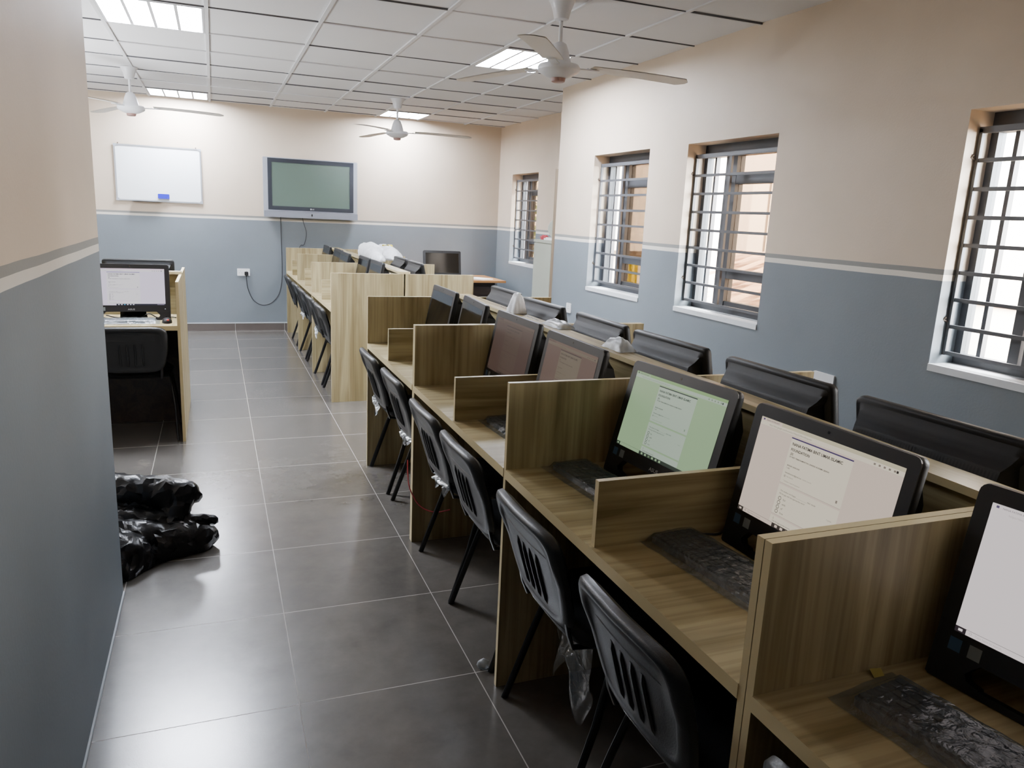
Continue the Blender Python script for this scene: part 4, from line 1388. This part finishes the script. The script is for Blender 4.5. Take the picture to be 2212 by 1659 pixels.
crumple('plastic_scrap', 'tiny scrap of clear plastic on the floor beside the long carrel', 'scrap', (0.835, 2.262, 0.0), (0.02, 0.016, 0.02), 'filmw', 9, sub=2)
cable('red_cord', 'thin red cord looping on the doubled partition by the short carrel', [(0.832, 3.43, 0.40), (0.828, 3.40, 0.33), (0.833, 3.37, 0.27), (0.87, 3.33, 0.20), (0.93, 3.28, 0.18), (0.99, 3.22, 0.21)], 0.003, 'red')

# ------------------------------------------------------------------ outside, seen through the windows
gr = MB().box(3.3, 30, -6, 40, -0.25, -0.13).build('trim_3', M['ground']); struct(gr)
ow = MB().box(XR + WT, XF + WT + 0.01, YJ - 0.215, YJ - 0.2, -0.13, 4.2).box(XF + WT, XF + WT + 0.012, YJ - 0.2, YW + 0.2, 0, WZ0 - 0.03)
struct(ow.build('wall_outside', M['outcream']))
t = thing('neighbour_building', 'pale beige building across the yard, seen through the windows', 'building', (9.5, 12, -0.13))
MB().box(0, 0.3, -10, 12, 0, 5.5).build('facade', M['outwall'], t)
for y in (-3.2, -0.4, 2.4, 5.2):
    w_ = MB().box(-0.03, 0.02, y - 0.5, y + 0.5, 1.2, 2.6).build('shutter', M['outcream'], t)
    MB().box(-0.045, -0.03, y - 0.02, y + 0.02, 1.2, 2.6).build('shutter_rail', M['outdark'], w_)
MB().box(-0.06, 0, -10, 12, 0.85, 0.95).build('ledge', M['outcream'], t)
for y in (-4.4, -1.8, 1.0, 3.8):
    MB().tube([(-0.06, y, 0), (-0.06, y, 5.4)], 0.05, 8).build('rain_pipe', M['outcream'], t)
t = thing('shed_roof', 'rusty corrugated roof of a low shed outside the third window', 'roof', (0, 0, 0))
def corr(a, b):
    y = 4.6 + 5.0 * a
    x = 4.5 + 2.1 * b
    return (x, y + 0.5 * b, 0.70 + 0.56 * b + 0.020 * math.sin(a * 2 * PI * 34))
MB().grid(corr, 340, 3).build('corrugated_sheet', M['rustroof'], t, True, fixn=False, angle=180)
MB().box(4.6, 4.68, 4.7, 9.5, -0.13, 0.66).box(6.5, 6.56, 5.2, 10.0, -0.13, 1.2).build('shed_wall', M['outwall'], t)
struct(MB().box(XR + WT + 0.15, XF + WT + 0.03, YJ - 0.31, YJ - 0.215, 1.255, 1.30).build('trim_4', M['bark']))
t = thing('yellow_sheet', 'yellow cloth hanging outside the second window', 'cloth', (3.735, YJ - 0.25, 0.80))
MB().grid(lambda a, b: (-0.085 + 0.17 * a, 0.012 * math.sin(a * 16 + b), 0.45 * b), 20, 6).build('cloth', M['yellow'], t, True, fixn=False)
MB().tube([(-0.12, 0, 0.453), (0.12, 0, 0.453)], 0.005, 6).build('rail', M['outcream'], t)
def bush(label, loc, rad, h, n, seed):
    t = thing('shrub', label, 'shrub', loc)
    rg = random.Random(seed)
    mb = MB()
    for k in range(n):
        th = rg.random() * 2 * PI; ph = math.acos(2 * rg.random() - 1); q = rad * rg.random() ** 0.4
        c = Vector((q * math.sin(ph) * math.cos(th), q * math.sin(ph) * math.sin(th), h * 0.55 + h * 0.45 * math.cos(ph) * (q / rad)))
        T = Matrix.Translation(c) @ Matrix.Rotation(rg.random() * 6, 4, 'Z') @ Matrix.Rotation(rg.random() * 3, 4, 'X')
        s = 0.05 + 0.05 * rg.random()
        mb.add([(-s, 0, 0), (0, -s * .5, 0.01), (s, 0, 0), (0, s * .5, 0.01)], [(0, 1, 2, 3)], 0, T)
    mb.build('foliage', M['leaf'], t, fixn=False)
    MB().tube([(0, 0, 0), (0.03, 0.02, h * 0.6)], 0.04, 7).build('stem', M['bark'], t)
bush('green shrub growing outside the window of the recess', (6.4, 15.5, -0.13), 1.0, 2.6, 900, 5)

# ------------------------------------------------------------------ light
w = bpy.data.worlds.new('World'); SC.world = w
w.use_nodes = True
bg = w.node_tree.nodes['Background']
bg.inputs['Color'].default_value = (0.96, 0.98, 1.0, 1)
bg.inputs['Strength'].default_value = 120.0
for X, wd in ((XF, W1), (XR, W2), (XR, W3), (XR, W4), (XR, W5_ADDED)):
    l = bpy.data.lights.new('window_portal', 'AREA')
    l.shape = 'RECTANGLE'; l.size = wd[1] - wd[0]; l.size_y = WZ1 - WZ0
    l.cycles.is_portal = True
    o = bpy.data.objects.new('window_portal', l); COL.objects.link(o)
    o.location = (X + WT + 0.02, (wd[0] + wd[1]) / 2, (WZ0 + WZ1) / 2)
    o.rotation_euler = (R(90), 0, R(90))

for p, sz, pw, up in (((-2.6, 7.0, 2.70), 1.2, 110, 0), ((-2.4, 6.6, 1.0), 2.0, 270, 1), ((1.4, -1.5, 1.1), 1.4, 10, 1)):  # unseen fill lamps added to lift the room, some aimed up at the ceiling
    l = bpy.data.lights.new('fill_light', 'AREA')
    l.shape = 'SQUARE'; l.size = sz; l.energy = pw; l.color = (0.95, 0.97, 1.0)
    o = bpy.data.objects.new('fill_light', l); COL.objects.link(o); o.location = p
    if up:
        o.rotation_euler = (PI, 0, 0)
# ------------------------------------------------------------------ camera
f_px, yaw, pitch, roll, H = 1634.87, 0.3767, -0.2179, 0.0469, 1.5747
fw = Vector((math.sin(yaw) * math.cos(pitch), math.cos(yaw) * math.cos(pitch), math.sin(pitch)))
r0 = Vector((math.cos(yaw), -math.sin(yaw), 0))
u0 = r0.cross(fw)
r2 = math.cos(roll) * r0 + math.sin(roll) * u0
u2 = -math.sin(roll) * r0 + math.cos(roll) * u0
cam = bpy.data.cameras.new('camera')
cam.sensor_width = 36.0
cam.lens = 36.0 * f_px / 2212.0
cam.clip_start = 0.02
co = bpy.data.objects.new('camera', cam); COL.objects.link(co)
mw = Matrix((r2, u2, -fw)).transposed().to_4x4()
mw.translation = (0, 0, H)
co.matrix_world = mw
SC.camera = co

SC.view_settings.view_transform = 'AgX'
SC.view_settings.look = 'AgX - Base Contrast'
SC.view_settings.exposure = -0.15
SC.cycles.use_denoising = True
SC.cycles.max_bounces = 8
SC.cycles.diffuse_bounces = 4
SC.cycles.transparent_max_bounces = 16
SC.cycles.sample_clamp_indirect = 6.0
SC.cycles.caustics_reflective = False
SC.cycles.caustics_refractive = False
